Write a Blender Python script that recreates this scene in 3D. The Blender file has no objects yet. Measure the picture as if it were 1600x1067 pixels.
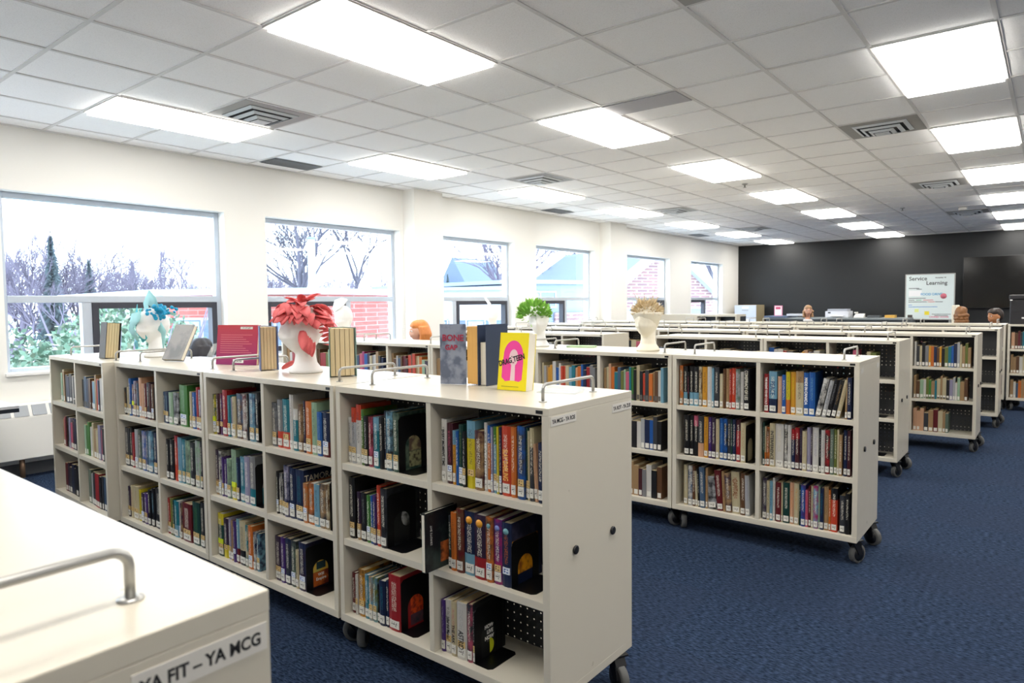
import bpy, math, random
from math import sin, cos, pi, radians
from mathutils import Vector, Matrix, Euler
C = bpy.context.scene
col = C.collection

# ------------------------------------------------------------------ camera
EYE = 1.37
yaw, pitch, roll, FPX = .6728, .0546, -.0106, 1063.7
d = Vector((-sin(yaw)*cos(pitch), cos(yaw)*cos(pitch), -sin(pitch)))
r0 = Vector((cos(yaw), sin(yaw), 0)); u0 = r0.cross(d)
r1 = r0*cos(roll) + u0*sin(roll); u1 = -r0*sin(roll) + u0*cos(roll)
cam_data = bpy.data.cameras.new('camera'); cam = bpy.data.objects.new('camera', cam_data)
col.objects.link(cam)
M = Matrix((( r1.x, u1.x, -d.x, 0), (r1.y, u1.y, -d.y, 0), (r1.z, u1.z, -d.z, EYE), (0, 0, 0, 1)))
cam.matrix_world = M
cam_data.sensor_width = 36; cam_data.lens = FPX/1600*36
cam_data.clip_start = .02; cam_data.clip_end = 400
cam_data.dof.use_dof = True; cam_data.dof.focus_distance = 3.2; cam_data.dof.aperture_fstop = 6.3
C.camera = cam
# ------------------------------------------------------------------ view, world
C.view_settings.view_transform = 'Standard'; C.view_settings.look = 'None'
C.view_settings.gamma = 1; C.view_settings.use_curve_mapping = False
C.view_settings.exposure = 1.42
LAMP = 5.6; SKY = 3.6
C.cycles.use_denoising = True; C.cycles.max_bounces = 10; C.cycles.diffuse_bounces = 6
C.cycles.transparent_max_bounces = 16; C.cycles.sample_clamp_indirect = 8
wd = bpy.data.worlds.new('overcast'); C.world = wd; wd.use_nodes = True
bg = wd.node_tree.nodes['Background']; bg.inputs[0].default_value = (.76, .87, 1, 1); bg.inputs[1].default_value = SKY

# ------------------------------------------------------------------ helpers
def lin(h):
    v = [int(h[i:i+2], 16)/255 for i in (0, 2, 4)]
    return tuple((c/12.92 if c <= .04045 else ((c+.055)/1.055)**2.4) for c in v) + (1,)
MC = {}
def mat(name, hexc, rough=.5, metal=0, spec=.5):
    if name in MC: return MC[name]
    m = bpy.data.materials.new(name); m.use_nodes = True
    b = m.node_tree.nodes['Principled BSDF']
    b.inputs['Base Color'].default_value = lin(hexc); b.inputs['Roughness'].default_value = rough
    b.inputs['Metallic'].default_value = metal; b.inputs['Specular IOR Level'].default_value = spec
    nt = m.node_tree
    tc = nt.nodes.new('ShaderNodeTexCoord'); n = nt.nodes.new('ShaderNodeTexNoise'); n.inputs['Scale'].default_value = 14
    mp = nt.nodes.new('ShaderNodeMapRange'); mp.inputs[3].default_value = max(.02, rough-.05); mp.inputs[4].default_value = min(1, rough+.05)
    nt.links.new(tc.outputs['Object'], n.inputs['Vector']); nt.links.new(n.outputs['Fac'], mp.inputs[0]); nt.links.new(mp.outputs[0], b.inputs['Roughness'])
    MC[name] = m; return m
class N:
    """tiny node helper"""
    def __init__(s, m): s.nt = m.node_tree; s.b = s.nt.nodes.get('Principled BSDF')
    def new(s, t, **k):
        n = s.nt.nodes.new('ShaderNode'+t)
        for a, v in k.items(): setattr(n, a, v)
        return n
    def l(s, a, b): s.nt.links.new(a, b)
    def math(s, op, a, b=None, clamp=False):
        n = s.new('Math', operation=op); n.use_clamp = clamp
        for i, v in enumerate((a, b)):
            if v is None: continue
            if isinstance(v, (int, float)): n.inputs[i].default_value = v
            else: s.l(v, n.inputs[i])
        return n.outputs[0]
    def mix(s, f, a, b):
        n = s.new('Mix', data_type='RGBA')
        for i, v in ((0, f), (6, a), (7, b)):
            if isinstance(v, (int, float, tuple)): n.inputs[i].default_value = v
            else: s.l(v, n.inputs[i])
        return n.outputs[2]
    def noise(s, vec, scale, detail=3):
        n = s.new('TexNoise'); n.inputs['Scale'].default_value = scale; n.inputs['Detail'].default_value = detail
        s.l(vec, n.inputs['Vector']); return n.outputs['Fac']
    def bump(s, h, strength, dist):
        n = s.new('Bump'); n.inputs['Strength'].default_value = strength; n.inputs['Distance'].default_value = dist
        s.l(h, n.inputs['Height']); s.l(n.outputs[0], s.b.inputs['Normal'])
def nmat(name, rough=.5):
    m = bpy.data.materials.new(name); m.use_nodes = True
    n = N(m); n.b.inputs['Roughness'].default_value = rough; MC[name] = m
    return m, n
def emis(name, hexc, s):
    m = bpy.data.materials.new(name); m.use_nodes = True; n = N(m)
    n.b.inputs['Base Color'].default_value = (.8, .8, .8, 1)
    n.b.inputs['Emission Color'].default_value = lin(hexc); n.b.inputs['Emission Strength'].default_value = s
    return m

class MB:
    def __init__(s): s.v = []; s.f = []; s.m = []; s.mi = 0; s.sm = []
    def box(s, x0, x1, y0, y1, z0, z1, mi=None, T=None):
        k = len(s.v); mi = s.mi if mi is None else mi
        P = [Vector((x, y, z)) for x in (x0, x1) for y in (y0, y1) for z in (z0, z1)]
        if T is not None: P = [T @ p for p in P]
        s.v += [tuple(p) for p in P]
        for q in ((0,1,3,2), (4,6,7,5), (0,4,5,1), (2,3,7,6), (0,2,6,4), (1,5,7,3)):
            s.f.append(tuple(k+i for i in q)); s.m.append(mi); s.sm.append(False)
        return s
    def poly(s, pts, thick_dir, mi=None):
        """prism: polygon pts extruded along thick_dir"""
        k = len(s.v); n = len(pts); mi = s.mi if mi is None else mi; t = Vector(thick_dir)
        s.v += [tuple(Vector(p)) for p in pts] + [tuple(Vector(p)+t) for p in pts]
        s.f.append(tuple(range(k+n-1, k-1, -1))); s.f.append(tuple(range(k+n, k+2*n)))
        for i in range(n): s.f.append((k+i, k+(i+1) % n, k+n+(i+1) % n, k+n+i))
        s.m += [mi]*(n+2); s.sm += [False]*(n+2); return s
    def face(s, pts, mi=None):
        k = len(s.v); s.v += [tuple(p) for p in pts]; s.f.append(tuple(range(k, k+len(pts))))
        s.m.append(s.mi if mi is None else mi); s.sm.append(False); return s
    def tube(s, pts, rad, n=8, mi=None, cap=True):
        mi = s.mi if mi is None else mi; pts = [Vector(p) for p in pts]
        rs = rad if isinstance(rad, (list, tuple)) else [rad]*len(pts)
        k = len(s.v); up = None
        for i, p in enumerate(pts):
            t = (pts[min(i+1, len(pts)-1)] - pts[max(i-1, 0)]).normalized()
            if up is None: up = Vector((0, 0, 1)) if abs(t.z) < .9 else Vector((1, 0, 0))
            a = t.cross(up).normalized(); b = a.cross(t).normalized(); up = b
            for j in range(n):
                w = 2*pi*j/n; s.v.append(tuple(p + (a*cos(w)+b*sin(w))*rs[i]))
        for i in range(len(pts)-1):
            for j in range(n):
                a = k+i*n+j; b = k+i*n+(j+1) % n
                s.f.append((a, b, b+n, a+n)); s.m.append(mi); s.sm.append(True)
        if cap:
            s.f.append(tuple(k+j for j in range(n-1, -1, -1))); s.f.append(tuple(k+(len(pts)-1)*n+j for j in range(n)))
            s.m += [mi, mi]; s.sm += [False, False]
        return s
    def lathe(s, prof, c=(0, 0, 0), n=24, mi=None, axis='z', sx=1, sy=1):
        mi = s.mi if mi is None else mi; k = len(s.v); c = Vector(c)
        for r, z in prof:
            for j in range(n):
                w = 2*pi*j/n; p = (r*cos(w)*sx, r*sin(w)*sy, z)
                if axis == 'x': p = (z, p[0], p[1])
                if axis == 'y': p = (p[0], z, p[1])
                s.v.append(tuple(c+Vector(p)))
        for i in range(len(prof)-1):
            for j in range(n):
                a = k+i*n+j; b = k+i*n+(j+1) % n
                s.f.append((a, b, b+n, a+n)); s.m.append(mi); s.sm.append(True)
        s.f.append(tuple(k+j for j in range(n-1, -1, -1))); s.f.append(tuple(k+(len(prof)-1)*n+j for j in range(n)))
        s.m += [mi, mi]; s.sm += [False, False]; return s
    def ball(s, c, r, mi=None, n=12, k=8):
        rx, ry, rz = r if isinstance(r, tuple) else (r, r, r)
        s.lathe([(max(1e-4, sin(pi*i/k)), -cos(pi*i/k)*rz) for i in range(k+1)], c, n, mi, sx=rx, sy=ry); return s
    def mesh(s, name, mats):
        me = bpy.data.meshes.new(name); me.from_pydata(s.v, [], s.f)
        for m in mats: me.materials.append(m)
        me.polygons.foreach_set('material_index', s.m); me.polygons.foreach_set('use_smooth', s.sm)
        me.update(); return me
    def obj(s, name, mats, parent=None, bevel=0):
        if not isinstance(mats, (list, tuple)): mats = [mats]
        o = bpy.data.objects.new(name, s.mesh(name, mats)); col.objects.link(o)
        if parent: o.parent = parent
        if bevel:
            b = o.modifiers.new('bevel', 'BEVEL'); b.width = bevel; b.segments = 2; b.limit_method = 'ANGLE'
        return o
def tag(o, label=None, cat=None, group=None, kind=None):
    if label: o['label'] = label
    if cat: o['category'] = cat
    if group: o['group'] = group
    if kind: o['kind'] = kind
    return o
def empty(name, loc=(0, 0, 0), rz=0):
    o = bpy.data.objects.new(name, None); col.objects.link(o); o.location = loc; o.rotation_euler = (0, 0, rz); o.empty_display_size = .05
    return o
def struct(o, label=None): o['kind'] = 'structure'; return o
CH = {}
def copy_tree(o, parent=None):
    c = o.copy(); col.objects.link(c); c.parent = parent
    for ch in [x for x in bpy.data.objects if x.parent == o] if o not in CH else CH[o]:
        copy_tree(ch, c)
    return c
def remeshed(name, mb, mats, parent, vox, smooth=3):
    o = mb.obj(name, mats, parent)
    m = o.modifiers.new('r', 'REMESH'); m.mode = 'VOXEL'; m.voxel_size = vox; m.use_smooth_shade = True
    s = o.modifiers.new('s', 'SMOOTH'); s.iterations = smooth; s.factor = .6
    return o
def text(name, body, size, m, parent, loc, rot, ext=.0004, off=0, align='LEFT', sx=1, shear=0):
    cu = bpy.data.curves.new(name, 'FONT'); cu.body = body; cu.size = size; cu.extrude = ext; cu.offset = off; cu.align_x = align; cu.resolution_u = 3; cu.shear = shear
    t = bpy.data.objects.new('tmp', cu); col.objects.link(t)
    dg = bpy.context.evaluated_depsgraph_get(); me = bpy.data.meshes.new_from_object(t.evaluated_get(dg))
    bpy.data.objects.remove(t); me.materials.clear(); me.materials.append(m)
    o = bpy.data.objects.new(name, me); col.objects.link(o); o.parent = parent; o.location = loc; o.rotation_euler = rot; o.scale = (sx, 1, 1)
    return o
ORD = ['zeroth','first','second','third','fourth','fifth','sixth','seventh','eighth','ninth','tenth','eleventh','twelfth','thirteenth','fourteenth','fifteenth','sixteenth','seventeenth','eighteenth','nineteenth','twentieth','twenty-first','twenty-second','twenty-third','twenty-fourth']

# ------------------------------------------------------------------ materials
m_wall, n = nmat('painted_wall', .7); n.b.inputs['Base Color'].default_value = lin('ECEAE4')
tc = n.new('TexCoord'); n.bump(n.noise(tc.outputs['Object'], 180), .15, .001)
m_dark, n = nmat('charcoal_wall', .55); n.b.inputs['Base Color'].default_value = lin('141618')
tc = n.new('TexCoord'); n.bump(n.noise(tc.outputs['Object'], 160), .15, .001)
m_tile, n = nmat('ceiling_tile', .85); tc = n.new('TexCoord')
f = n.noise(tc.outputs['Object'], 260, 2); g = n.math('GREATER_THAN', f, .62); g2 = n.noise(tc.outputs['Object'], 90, 4)
n.l(n.mix(n.math('MULTIPLY', g, .35), lin('FDFCFB'), lin('C2C0BC')), n.b.inputs['Base Color']); n.bump(g2, .5, .003)
m_grid = mat('grid_bar', 'DCDAD8', .5)
m_carpet, n = nmat('carpet', .95); tc = n.new('TexCoord'); n.b.inputs['Specular IOR Level'].default_value = .1
mp = n.new('Mapping'); mp.inputs['Scale'].default_value = (1, 6, 1); n.l(tc.outputs['Object'], mp.inputs['Vector'])
mp2 = n.new('Mapping'); mp2.inputs['Scale'].default_value = (45, 150, 1); n.l(tc.outputs['Object'], mp2.inputs['Vector'])
fa = n.noise(mp.outputs[0], 2.2, 4); fb = n.noise(mp2.outputs[0], 1, 3)
ck = n.new('TexChecker'); ck.inputs['Scale'].default_value = 1/.61; n.l(tc.outputs['Object'], ck.inputs['Vector'])
fb = n.math('MULTIPLY', n.math('SUBTRACT', fb, .36), 3.6, True); c1 = n.mix(fb, lin('0A1322'), lin('3C4C66')); c2 = n.mix(n.math('MULTIPLY', fa, .45), c1, lin('20304A')); c3 = n.mix(n.math('MULTIPLY', ck.outputs['Fac'], .22), c2, lin('2C3448'))
n.l(c3, n.b.inputs['Base Color']); n.bump(fb, .6, .004)
m_lam = mat('white_laminate', 'CDC6B6', .3)
m_edge = mat('white_edge_band', 'E6E3DA', .35)
m_black = mat('black_plastic', '141416', .4)
m_rubber = mat('grey_tyre', '5C5C5A', .6)
m_alu = mat('satin_aluminium', 'A9A8A4', .35, .8)
m_steel = mat('black_steel', '0E0E11', .35, .3)
m_perf, n = nmat('perforated_steel', .5); n.b.inputs['Base Color'].default_value = lin('3E4044')
tc = n.new('TexCoord'); sp = n.new('SeparateXYZ'); n.l(tc.outputs['Object'], sp.inputs[0])
hx = n.math('SUBTRACT', n.math('FRACT', n.math('MULTIPLY', sp.outputs[0], 1/.03)), .5); hz = n.math('SUBTRACT', n.math('FRACT', n.math('MULTIPLY', sp.outputs[2], 1/.03)), .5)
dd = n.math('ADD', n.math('MULTIPLY', hx, hx), n.math('MULTIPLY', hz, hz)); hole = n.math('LESS_THAN', dd, .0095)
tr = n.new('BsdfTransparent'); mx = n.new('MixShader'); n.l(hole, mx.inputs[0]); n.l(n.b.outputs[0], mx.inputs[1]); n.l(tr.outputs[0], mx.inputs[2])
n.l(mx.outputs[0], n.nt.nodes['Material Output'].inputs[0])
m_glass, n = nmat('window_glass'); tr = n.new('BsdfTransparent'); gl = n.new('BsdfGlossy'); gl.inputs['Roughness'].default_value = .02
tr.inputs[0].default_value = (.95, .98, 1, 1)
mx = n.new('MixShader'); mx.inputs[0].default_value = .05; n.l(tr.outputs[0], mx.inputs[1]); n.l(gl.outputs[0], mx.inputs[2]); n.l(mx.outputs[0], n.nt.nodes['Material Output'].inputs[0])
m_frame = mat('window_aluminium', 'BCC4CE', .4, .2)
m_sash = mat('dark_sash', '34353F', .45)
m_page, n = nmat('book_pages', .8); tc = n.new('TexCoord'); mp = n.new('Mapping'); mp.inputs['Scale'].default_value = (900, 3, 3); n.l(tc.outputs['Object'], mp.inputs['Vector'])
n.l(n.mix(n.noise(mp.outputs[0], 1, 2), lin('E2D3AE'), lin('B99F70')), n.b.inputs['Base Color'])
m_pagew, n = nmat('white_pages', .8); tc = n.new('TexCoord'); mp = n.new('Mapping'); mp.inputs['Scale'].default_value = (900, 3, 3); n.l(tc.outputs['Object'], mp.inputs['Vector'])
n.l(n.mix(n.noise(mp.outputs[0], 1, 2), lin('EEE8DA'), lin('CFC6B2')), n.b.inputs['Base Color'])
def sticker(name, base, ink, sc, th):
    m, n = nmat(name, .6); tc = n.new('TexCoord'); mp = n.new('Mapping'); mp.inputs['Scale'].default_value = (sc, sc, sc); n.l(tc.outputs['Generated'], mp.inputs['Vector'])
    sp = n.new('SeparateXYZ'); n.l(tc.outputs['Generated'], sp.inputs[0])
    ins = n.math('MULTIPLY', n.math('LESS_THAN', n.math('ABSOLUTE', n.math('SUBTRACT', sp.outputs[0], .5)), .33), n.math('LESS_THAN', n.math('ABSOLUTE', n.math('SUBTRACT', sp.outputs[2], .5)), .3))
    k = n.math('MULTIPLY', n.math('GREATER_THAN', n.noise(mp.outputs[0], 1, 2), th), ins)
    n.l(n.mix(k, lin(base), lin(ink)), n.b.inputs['Base Color']); return m
m_label = sticker('call_number_sticker', 'D4D2CA', '55524E', 5, .55)
m_genre = sticker('genre_sticker', 'CFB074', '2A2018', 3, .5)
m_genre2 = sticker('blue_genre_sticker', 'D8DEE6', '28509A', 3, .47)
m_lime = sticker('lime_sticker', 'C8D820', '8A9A10', 3, .6)
m_ink = mat('black_ink', '101014', .6)
m_white = mat('white_print', 'EFEDE8', .6)

PAL = dict(wh='E8E4DC', cr='D9CBA4', bk='16161A', nv='1C2A50', bl='1F62B4', lb='7FB4CC', tl='1B8090', gn='4A8A3A', dg='16443C', lg='A6C6A4', gg='6B7F6E', ol='76803A', yl='E8D428', gd='E6A32C', pc='E8B48E', ro='DC4A2C', rd='AE2228', dr='6E1A20', mr='4C1C26', pk='D8647F', mg='B42C70', pu='50307E', pl='3A2642', lv='A8A2BE', br='6E4A2E', tn='B89468', gy='8C8C8E', dgy='3C3E44', lgy='BEBFC0', sb='4C6684')
PAL['or'] = 'E27A2C'
CN = dict(wh='white', cr='cream', bk='black', nv='navy', bl='blue', lb='light blue', tl='teal', gn='green', dg='dark green', lg='pale green', gg='grey green', ol='olive', yl='yellow', gd='golden', pc='peach', ro='orange red', rd='red', dr='dark red', mr='maroon', pk='pink', mg='magenta', pu='purple', pl='dark purple', lv='lavender', br='brown', tn='tan', gy='grey', dgy='dark grey', lgy='light grey', sb='slate blue')
CN['or'] = 'orange'
def dk(h): return tuple(c*.62 for c in lin(h)[:3])+(1,)
def cover_mat(spec):
    """spec: main/second/style"""
    if spec in MC: return MC[spec]
    p = spec.split('/'); c1 = dk(PAL[p[0]]); c2 = dk(PAL[p[1]]) if len(p) > 1 else c1; st = p[2] if len(p) > 2 else 'p'
    m, n = nmat(spec, .38); tc = n.new('TexCoord'); sp = n.new('SeparateXYZ'); n.l(tc.outputs['Generated'], sp.inputs[0])
    gx, gy, gz = sp.outputs
    lum = .3*c1[0]+.6*c1[1]+.1*c1[2]; ink = lin('E8E2D0') if lum < .25 else lin('2A2428')
    base = c1
    if st == 'm':
        f = n.noise(tc.outputs['Object'], 38, 4); base = n.mix(n.math('MULTIPLY', n.math('SUBTRACT', f, .38), 4, True), c1, c2)
    if st == 'l': base = n.mix(n.math('LESS_THAN', gz, .34), c1, c2)
    if st == 'T': base = n.mix(n.math('GREATER_THAN', gz, .74), c1, c2)
    if st == 'p': ink = c2 if abs(lum-(.3*c2[0]+.6*c2[1]+.1*c2[2])) > .08 else ink
    mp = n.new('Mapping'); mp.inputs['Scale'].default_value = (260, 1, 160); n.l(tc.outputs['Object'], mp.inputs['Vector'])
    f = n.math('GREATER_THAN', n.noise(mp.outputs[0], 1, 1), .5)
    strip = n.math('MULTIPLY', n.math('LESS_THAN', n.math('ABSOLUTE', n.math('SUBTRACT', gx, .5)), .2), n.math('LESS_THAN', gy, .03))
    rng = n.math('MULTIPLY', n.math('GREATER_THAN', gz, .36), n.math('LESS_THAN', gz, .88))
    n.l(n.mix(n.math('MULTIPLY', n.math('MULTIPLY', f, n.math('MULTIPLY', strip, rng)), .55), base, ink), n.b.inputs['Base Color'])
    return m

# ------------------------------------------------------------------ room shell
XW, XE, YS, YN, H = -6.65, 4.6, -3.2, 18.1, 2.86
XG = -6.8
struct(MB().box(XW-.25, XE+.2, YS-.2, YN+.2, -.12, 0).obj('floor', m_carpet))
WIN = [(1.76, 3.655, 2.36, 2.44, 'R'), (4.12, 6.04, 5.24, 5.32, 'L'), (6.58, 8.42, 7.13, 7.21, 'R'), (9.0, 10.82, 9.98, 10.06, 'L'), (12.03, 13.95, 12.62, 12.7, 'R'), (15.07, 17.0, 16.14, 16.22, 'L'), (-1.2, .7, -.6, -.52, 'R')]  # last opening is unseen, added to let in more daylight
SILL, HEAD = .83, 2.34
w = MB(); w.box(XW-.25, XW, YS-.2, YN+.2, 0, SILL); w.box(XW-.25, XW, YS-.2, YN+.2, HEAD, H+.02)
ys = [YS-.2] + [v for a in sorted(WIN) for v in a[:2]] + [YN+.2]
for i in range(0, len(ys), 2): w.box(XW-.25, XW, ys[i], ys[i+1], SILL, HEAD)
wl = struct(w.obj('wall_left', m_wall))
struct(MB().box(XW, -6.44, 6.1, 6.62, 0, H).obj('trim_1', m_wall)); struct(MB().box(XW, -6.42, 11.0, 11.6, 0, H).obj('trim_2', m_wall))
struct(MB().box(XW, XE, YN, YN+.2, 0, H+.02).obj('wall_back', m_dark))
struct(MB().box(XE, XE+.2, YS-.2, YN+.2, 0, H+.02).obj('wall_right', m_wall))
struct(MB().box(XW, XE, YS-.2, YS, 0, H+.02).obj('wall_front', m_wall))
m_base = mat('grey_baseboard', '4A4C50', .5)
struct(MB().box(XW, XE, YN-.012, YN, 0, .1).obj('baseboard_back', m_base))
bb = MB()
for a, b in ((YS, 6.09), (6.63, 10.99), (11.61, YN-.02)): bb.box(XW, XW+.012, a, b, 0, .1)
struct(bb.obj('baseboard_left', m_base))
ce = struct(MB().box(XW-.25, XE+.2, YS-.2, YN+.2, H, H+.12).obj('ceiling', m_tile))
T2 = .61; gx0, gy0 = -5.77, 2.08
g = MB(); i = 0
x = gx0-T2
while x < XE: g.box(x-.012, x+.012, YS, YN, H-.006, H); x += T2
y = gy0-8*T2
while y < YN:
    x = gx0-T2*2+.001
    if y > YS: g.box(XW, XE, y-.012, y+.012, H-.0055, H)
    y += T2
g.box(XW, XW+.03, YS, YN, H-.008, H); g.box(XW, XE, YN-.03, YN, H-.008, H)
gr = struct(g.obj('ceiling_grid', m_grid, ce))

def window(i, y0, y1, ma, mb_, side):
    f = MB(); xa, xb = XG-.035, XG+.035
    f.box(xa, xb, y0, y0+.05, SILL, HEAD); f.box(xa, xb, y1-.05, y1, SILL, HEAD)
    f.box(xa, xb, y0+.05, y1-.05, SILL, SILL+.05); f.box(xa, xb, y0+.05, y1-.05, HEAD-.05, HEAD)
    o = struct(f.obj('window_%d' % i, m_frame, bevel=.003))
    MB().box(xa-.005, xb+.005, y0+.05, y1-.05, 1.425, 1.485).obj('transom_bar', m_frame, o, .003)
    MB().box(xa, xb, ma, mb_, SILL+.05, 1.425).obj('mullion', m_frame, o, .003)
    a, b = (mb_, y1-.05) if side == 'R' else (y0+.05, ma)
    s = MB(); q = .055; z0, z1 = SILL+.05, 1.425
    s.box(xa-.01, xb+.012, a, a+q, z0, z1); s.box(xa-.01, xb+.012, b-q, b, z0, z1); s.box(xa-.01, xb+.012, a+q, b-q, z0, z0+q); s.box(xa-.01, xb+.012, a+q, b-q, z1-q, z1)
    s.obj('opening_sash', m_sash, o, .003)
    MB().box(XG-.004, XG+.002, y0+.05, y1-.05, 1.485, HEAD-.05).obj('upper_pane', m_glass, o)
    MB().box(XG-.004, XG+.002, a+q, b-q, z0+q, z1-q).obj('sash_pane', m_glass, o)
    a2, b2 = (y0+.05, ma) if side == 'R' else (mb_, y1-.05)
    MB().box(XG-.004, XG+.002, a2, b2, z0, z1).obj('lower_pane', m_glass, o)
    MB().box(XG+.035, XW+.03, y0-.02, y1+.02, SILL-.005, SILL+.02).obj('window_sill', mat('sill', 'EEEDEA', .35), o, .003)
for i, a in enumerate(WIN): window(i+1, *a)

# ------------------------------------------------------------------ ceiling lights and vents
m_lamp = emis('lamp_diffuser', 'FFFBF4', LAMP)
m_lframe = mat('lamp_frame', 'DDDBD6', .4)
proto = None
cols_ = {0: 'window-side row', 1: 'second row from the windows', 2: 'third row from the windows', 3: 'unseen added row at right'}
for c in range(4):
    for r in range(-1, 7):  # unseen last column and row behind the camera added for more light
        x, y = gx0+4*T2*c, gy0+4*T2*r
        if y < YS: continue
        if proto is None:
            L = empty('ceiling_light'); q = .02
            f = MB(); f.box(0, T2, 0, q, H-.012, H-.006); f.box(0, T2, 2*T2-q, 2*T2, H-.012, H-.006); f.box(0, q, q, 2*T2-q, H-.012, H-.006); f.box(T2-q, T2, q, 2*T2-q, H-.012, H-.006)
            for p in f.v: pass
            f.obj('frame', m_lframe, L); MB().box(q, T2-q, q, 2*T2-q, H-.03, H-.0065).obj('diffuser', m_lamp, L)  # diffuser dropped below its frame so the glowing sides brighten the ceiling
            proto = L; CH[L] = list(L.children)
        else: L = copy_tree(proto)
        L.location = (x, y, 0)
        tag(L, 'flat glowing ceiling light panel, %s in the %s' % ('added behind the camera' if r < 0 else 'nearest' if r == 0 else ORD[r+1]+' nearest', cols_[c]), 'ceiling light', 'rectangular ceiling light panels')
m_vent = mat('vent_white', 'CFD3D6', .4); m_vdark = mat('vent_inside', '1B1E22', .7); m_vgrey = mat('vent_border', '9A9894', .5)
def diffuser(x, y, label):
    o = empty('air_diffuser', (x, y, 0)); tag(o, label, 'air vent', 'square ceiling air diffusers')
    MB().box(.012, .598, .012, .598, H-.008, H-.0065).obj('border_plate', m_vgrey, o)
    MB().box(.1, .51, .1, .51, H-.0105, H-.0085).obj('opening', m_vdark, o)
    for k, (a, z) in enumerate(((.10, .012), (.155, .03), (.21, .045))):
        b = T2-a; w_ = .028; f = MB()
        for (p, q_) in (((a, a), (b, a)), ((b, a), (b, b)), ((b, b), (a, b)), ((a, b), (a, a))):
            cx = .305; P = Vector((p[0], p[1], H-z)); Q = Vector((q_[0], q_[1], H-z))
            ip = Vector((p[0]+(w_ if p[0] < cx else -w_), p[1]+(w_ if p[1] < cx else -w_), H-z-.012)); iq = Vector((q_[0]+(w_ if q_[0] < cx else -w_), q_[1]+(w_ if q_[1] < cx else -w_), H-z-.012))
            f.poly([P, Q, iq, ip], (0, 0, .003))
        f.obj('louver', m_vent, o)
    MB().box(.25, .36, .25, .36, H-.062, H-.058).obj('center_plate', m_vent, o)
diffuser(-5.16+.0, 2.69, 'square air diffuser beside the nearest window-side ceiling light')
diffuser(-1.5, 2.69, 'square air diffuser cut by the top edge of the photo')
diffuser(-5.16, 6.35, 'square air diffuser beside the second window-side ceiling light')
diffuser(-5.16, 10.01, 'square air diffuser beside the third window-side ceiling light')
diffuser(-5.16, 13.67, 'square air diffuser beside the fifth window-side ceiling light')
diffuser(-1.5, 6.35, 'nearest air diffuser in the line toward the dark wall at the right')
diffuser(-1.5, 10.01, 'second air diffuser in the line toward the dark wall at the right')
diffuser(-1.5, 13.67, 'third air diffuser in the line toward the dark wall at the right')
def grille(x, y, label):
    o = empty('return_grille', (x, y, 0)); tag(o, label, 'air vent', 'dark return grilles near the windows')
    MB().box(0, .27, 0, .58, H-.010, H-.0065).obj('backing', mat('grille_grey', '6E7174', .5), o)
    for k in range(9): MB().box(.012+k*.028, .022+k*.028, .012, .568, H-.016, H-.010).obj('slat', mat('grille_slat', '7E8184', .4), o)
for x, y, l in ((-6.41, 3.92, 'nearest'), (-6.41, 8.8, 'middle'), (-6.35, 14.2, 'farthest')): grille(x, y, '%s dark grey slotted return grille in the ceiling beside the window wall' % l)
o = MB().box(-2.715, -2.12, 4.535, 4.81, H-.012, H-.0065).obj('ceiling_access_plate', mat('grey_plate', 'A9A7AC', .5)); tag(o, 'flat grey rectangular plate in the ceiling beside a light panel', 'ceiling plate')
def sprinkler(x, y, l):
    o = empty('sprinkler_head', (x, y, 0)); tag(o, l, 'sprinkler', 'ceiling sprinklers and detectors')
    MB().lathe([(.038, H-.006), (.038, H-.009), (.016, H-.02)], n=16).obj('escutcheon', m_alu, o)
    MB().lathe([(.008, H-.02), (.008, H-.045), (.02, H-.048), (.02, H-.051)], n=12).obj('deflector', m_alu, o)
sprinkler(-3.1, 8.64, 'small metal sprinkler head just beyond the third light of the second row')
sprinkler(-1.96, 12.6, 'small metal sprinkler head near the far right ceiling lights')
o = MB().lathe([(.001, H-.055), (.05, H-.052), (.06, H-.035), (.06, H-.0065)], (-1.2, 13.2, 0), 20).obj('smoke_detector', mat('detector', 'E8E4DC', .4)); tag(o, 'round white smoke detector on the ceiling before the dark wall', 'smoke detector')

# ------------------------------------------------------------------ outside
m_ground = mat('pale_bounce_ground', 'E0E4E6', .9)  # unseen ground made pale to bounce daylight up onto the ceiling
struct(MB().box(-140, XW-.26, -80, 120, -4.4, -4.2).obj('ground', m_ground))
m_pink, n = nmat('pink_brick', .85); tc = n.new('TexCoord'); bk = n.new('TexBrick'); bk.inputs['Scale'].default_value = 1; bk.inputs['Brick Width'].default_value = .4; bk.inputs['Row Height'].default_value = .13; bk.inputs['Mortar Size'].default_value = .01
mp = n.new('Mapping'); mp.inputs['Rotation'].default_value = (pi/2, 0, 0); n.l(tc.outputs['Object'], mp.inputs['Vector']); n.l(mp.outputs[0], bk.inputs['Vector'])
bk.inputs['Color1'].default_value = lin('8E4A44'); bk.inputs['Color2'].default_value = lin('84423C'); bk.inputs['Mortar'].default_value = lin('9A716B'); n.l(bk.outputs[0], n.b.inputs['Base Color'])
m_brown, n = nmat('brown_brick', .85); tc = n.new('TexCoord'); bk = n.new('TexBrick'); bk.inputs['Scale'].default_value = 1; bk.inputs['Brick Width'].default_value = .3; bk.inputs['Row Height'].default_value = .16; bk.inputs['Mortar Size'].default_value = .02
mp = n.new('Mapping'); mp.inputs['Rotation'].default_value = (pi/2, 0, 0); n.l(tc.outputs['Object'], mp.inputs['Vector']); n.l(mp.outputs[0], bk.inputs['Vector'])
bk.inputs['Color1'].default_value = lin('7A5E5C'); bk.inputs['Color2'].default_value = lin('6A5456'); bk.inputs['Mortar'].default_value = lin('9A9092'); n.l(bk.outputs[0], n.b.inputs['Base Color'])
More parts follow.
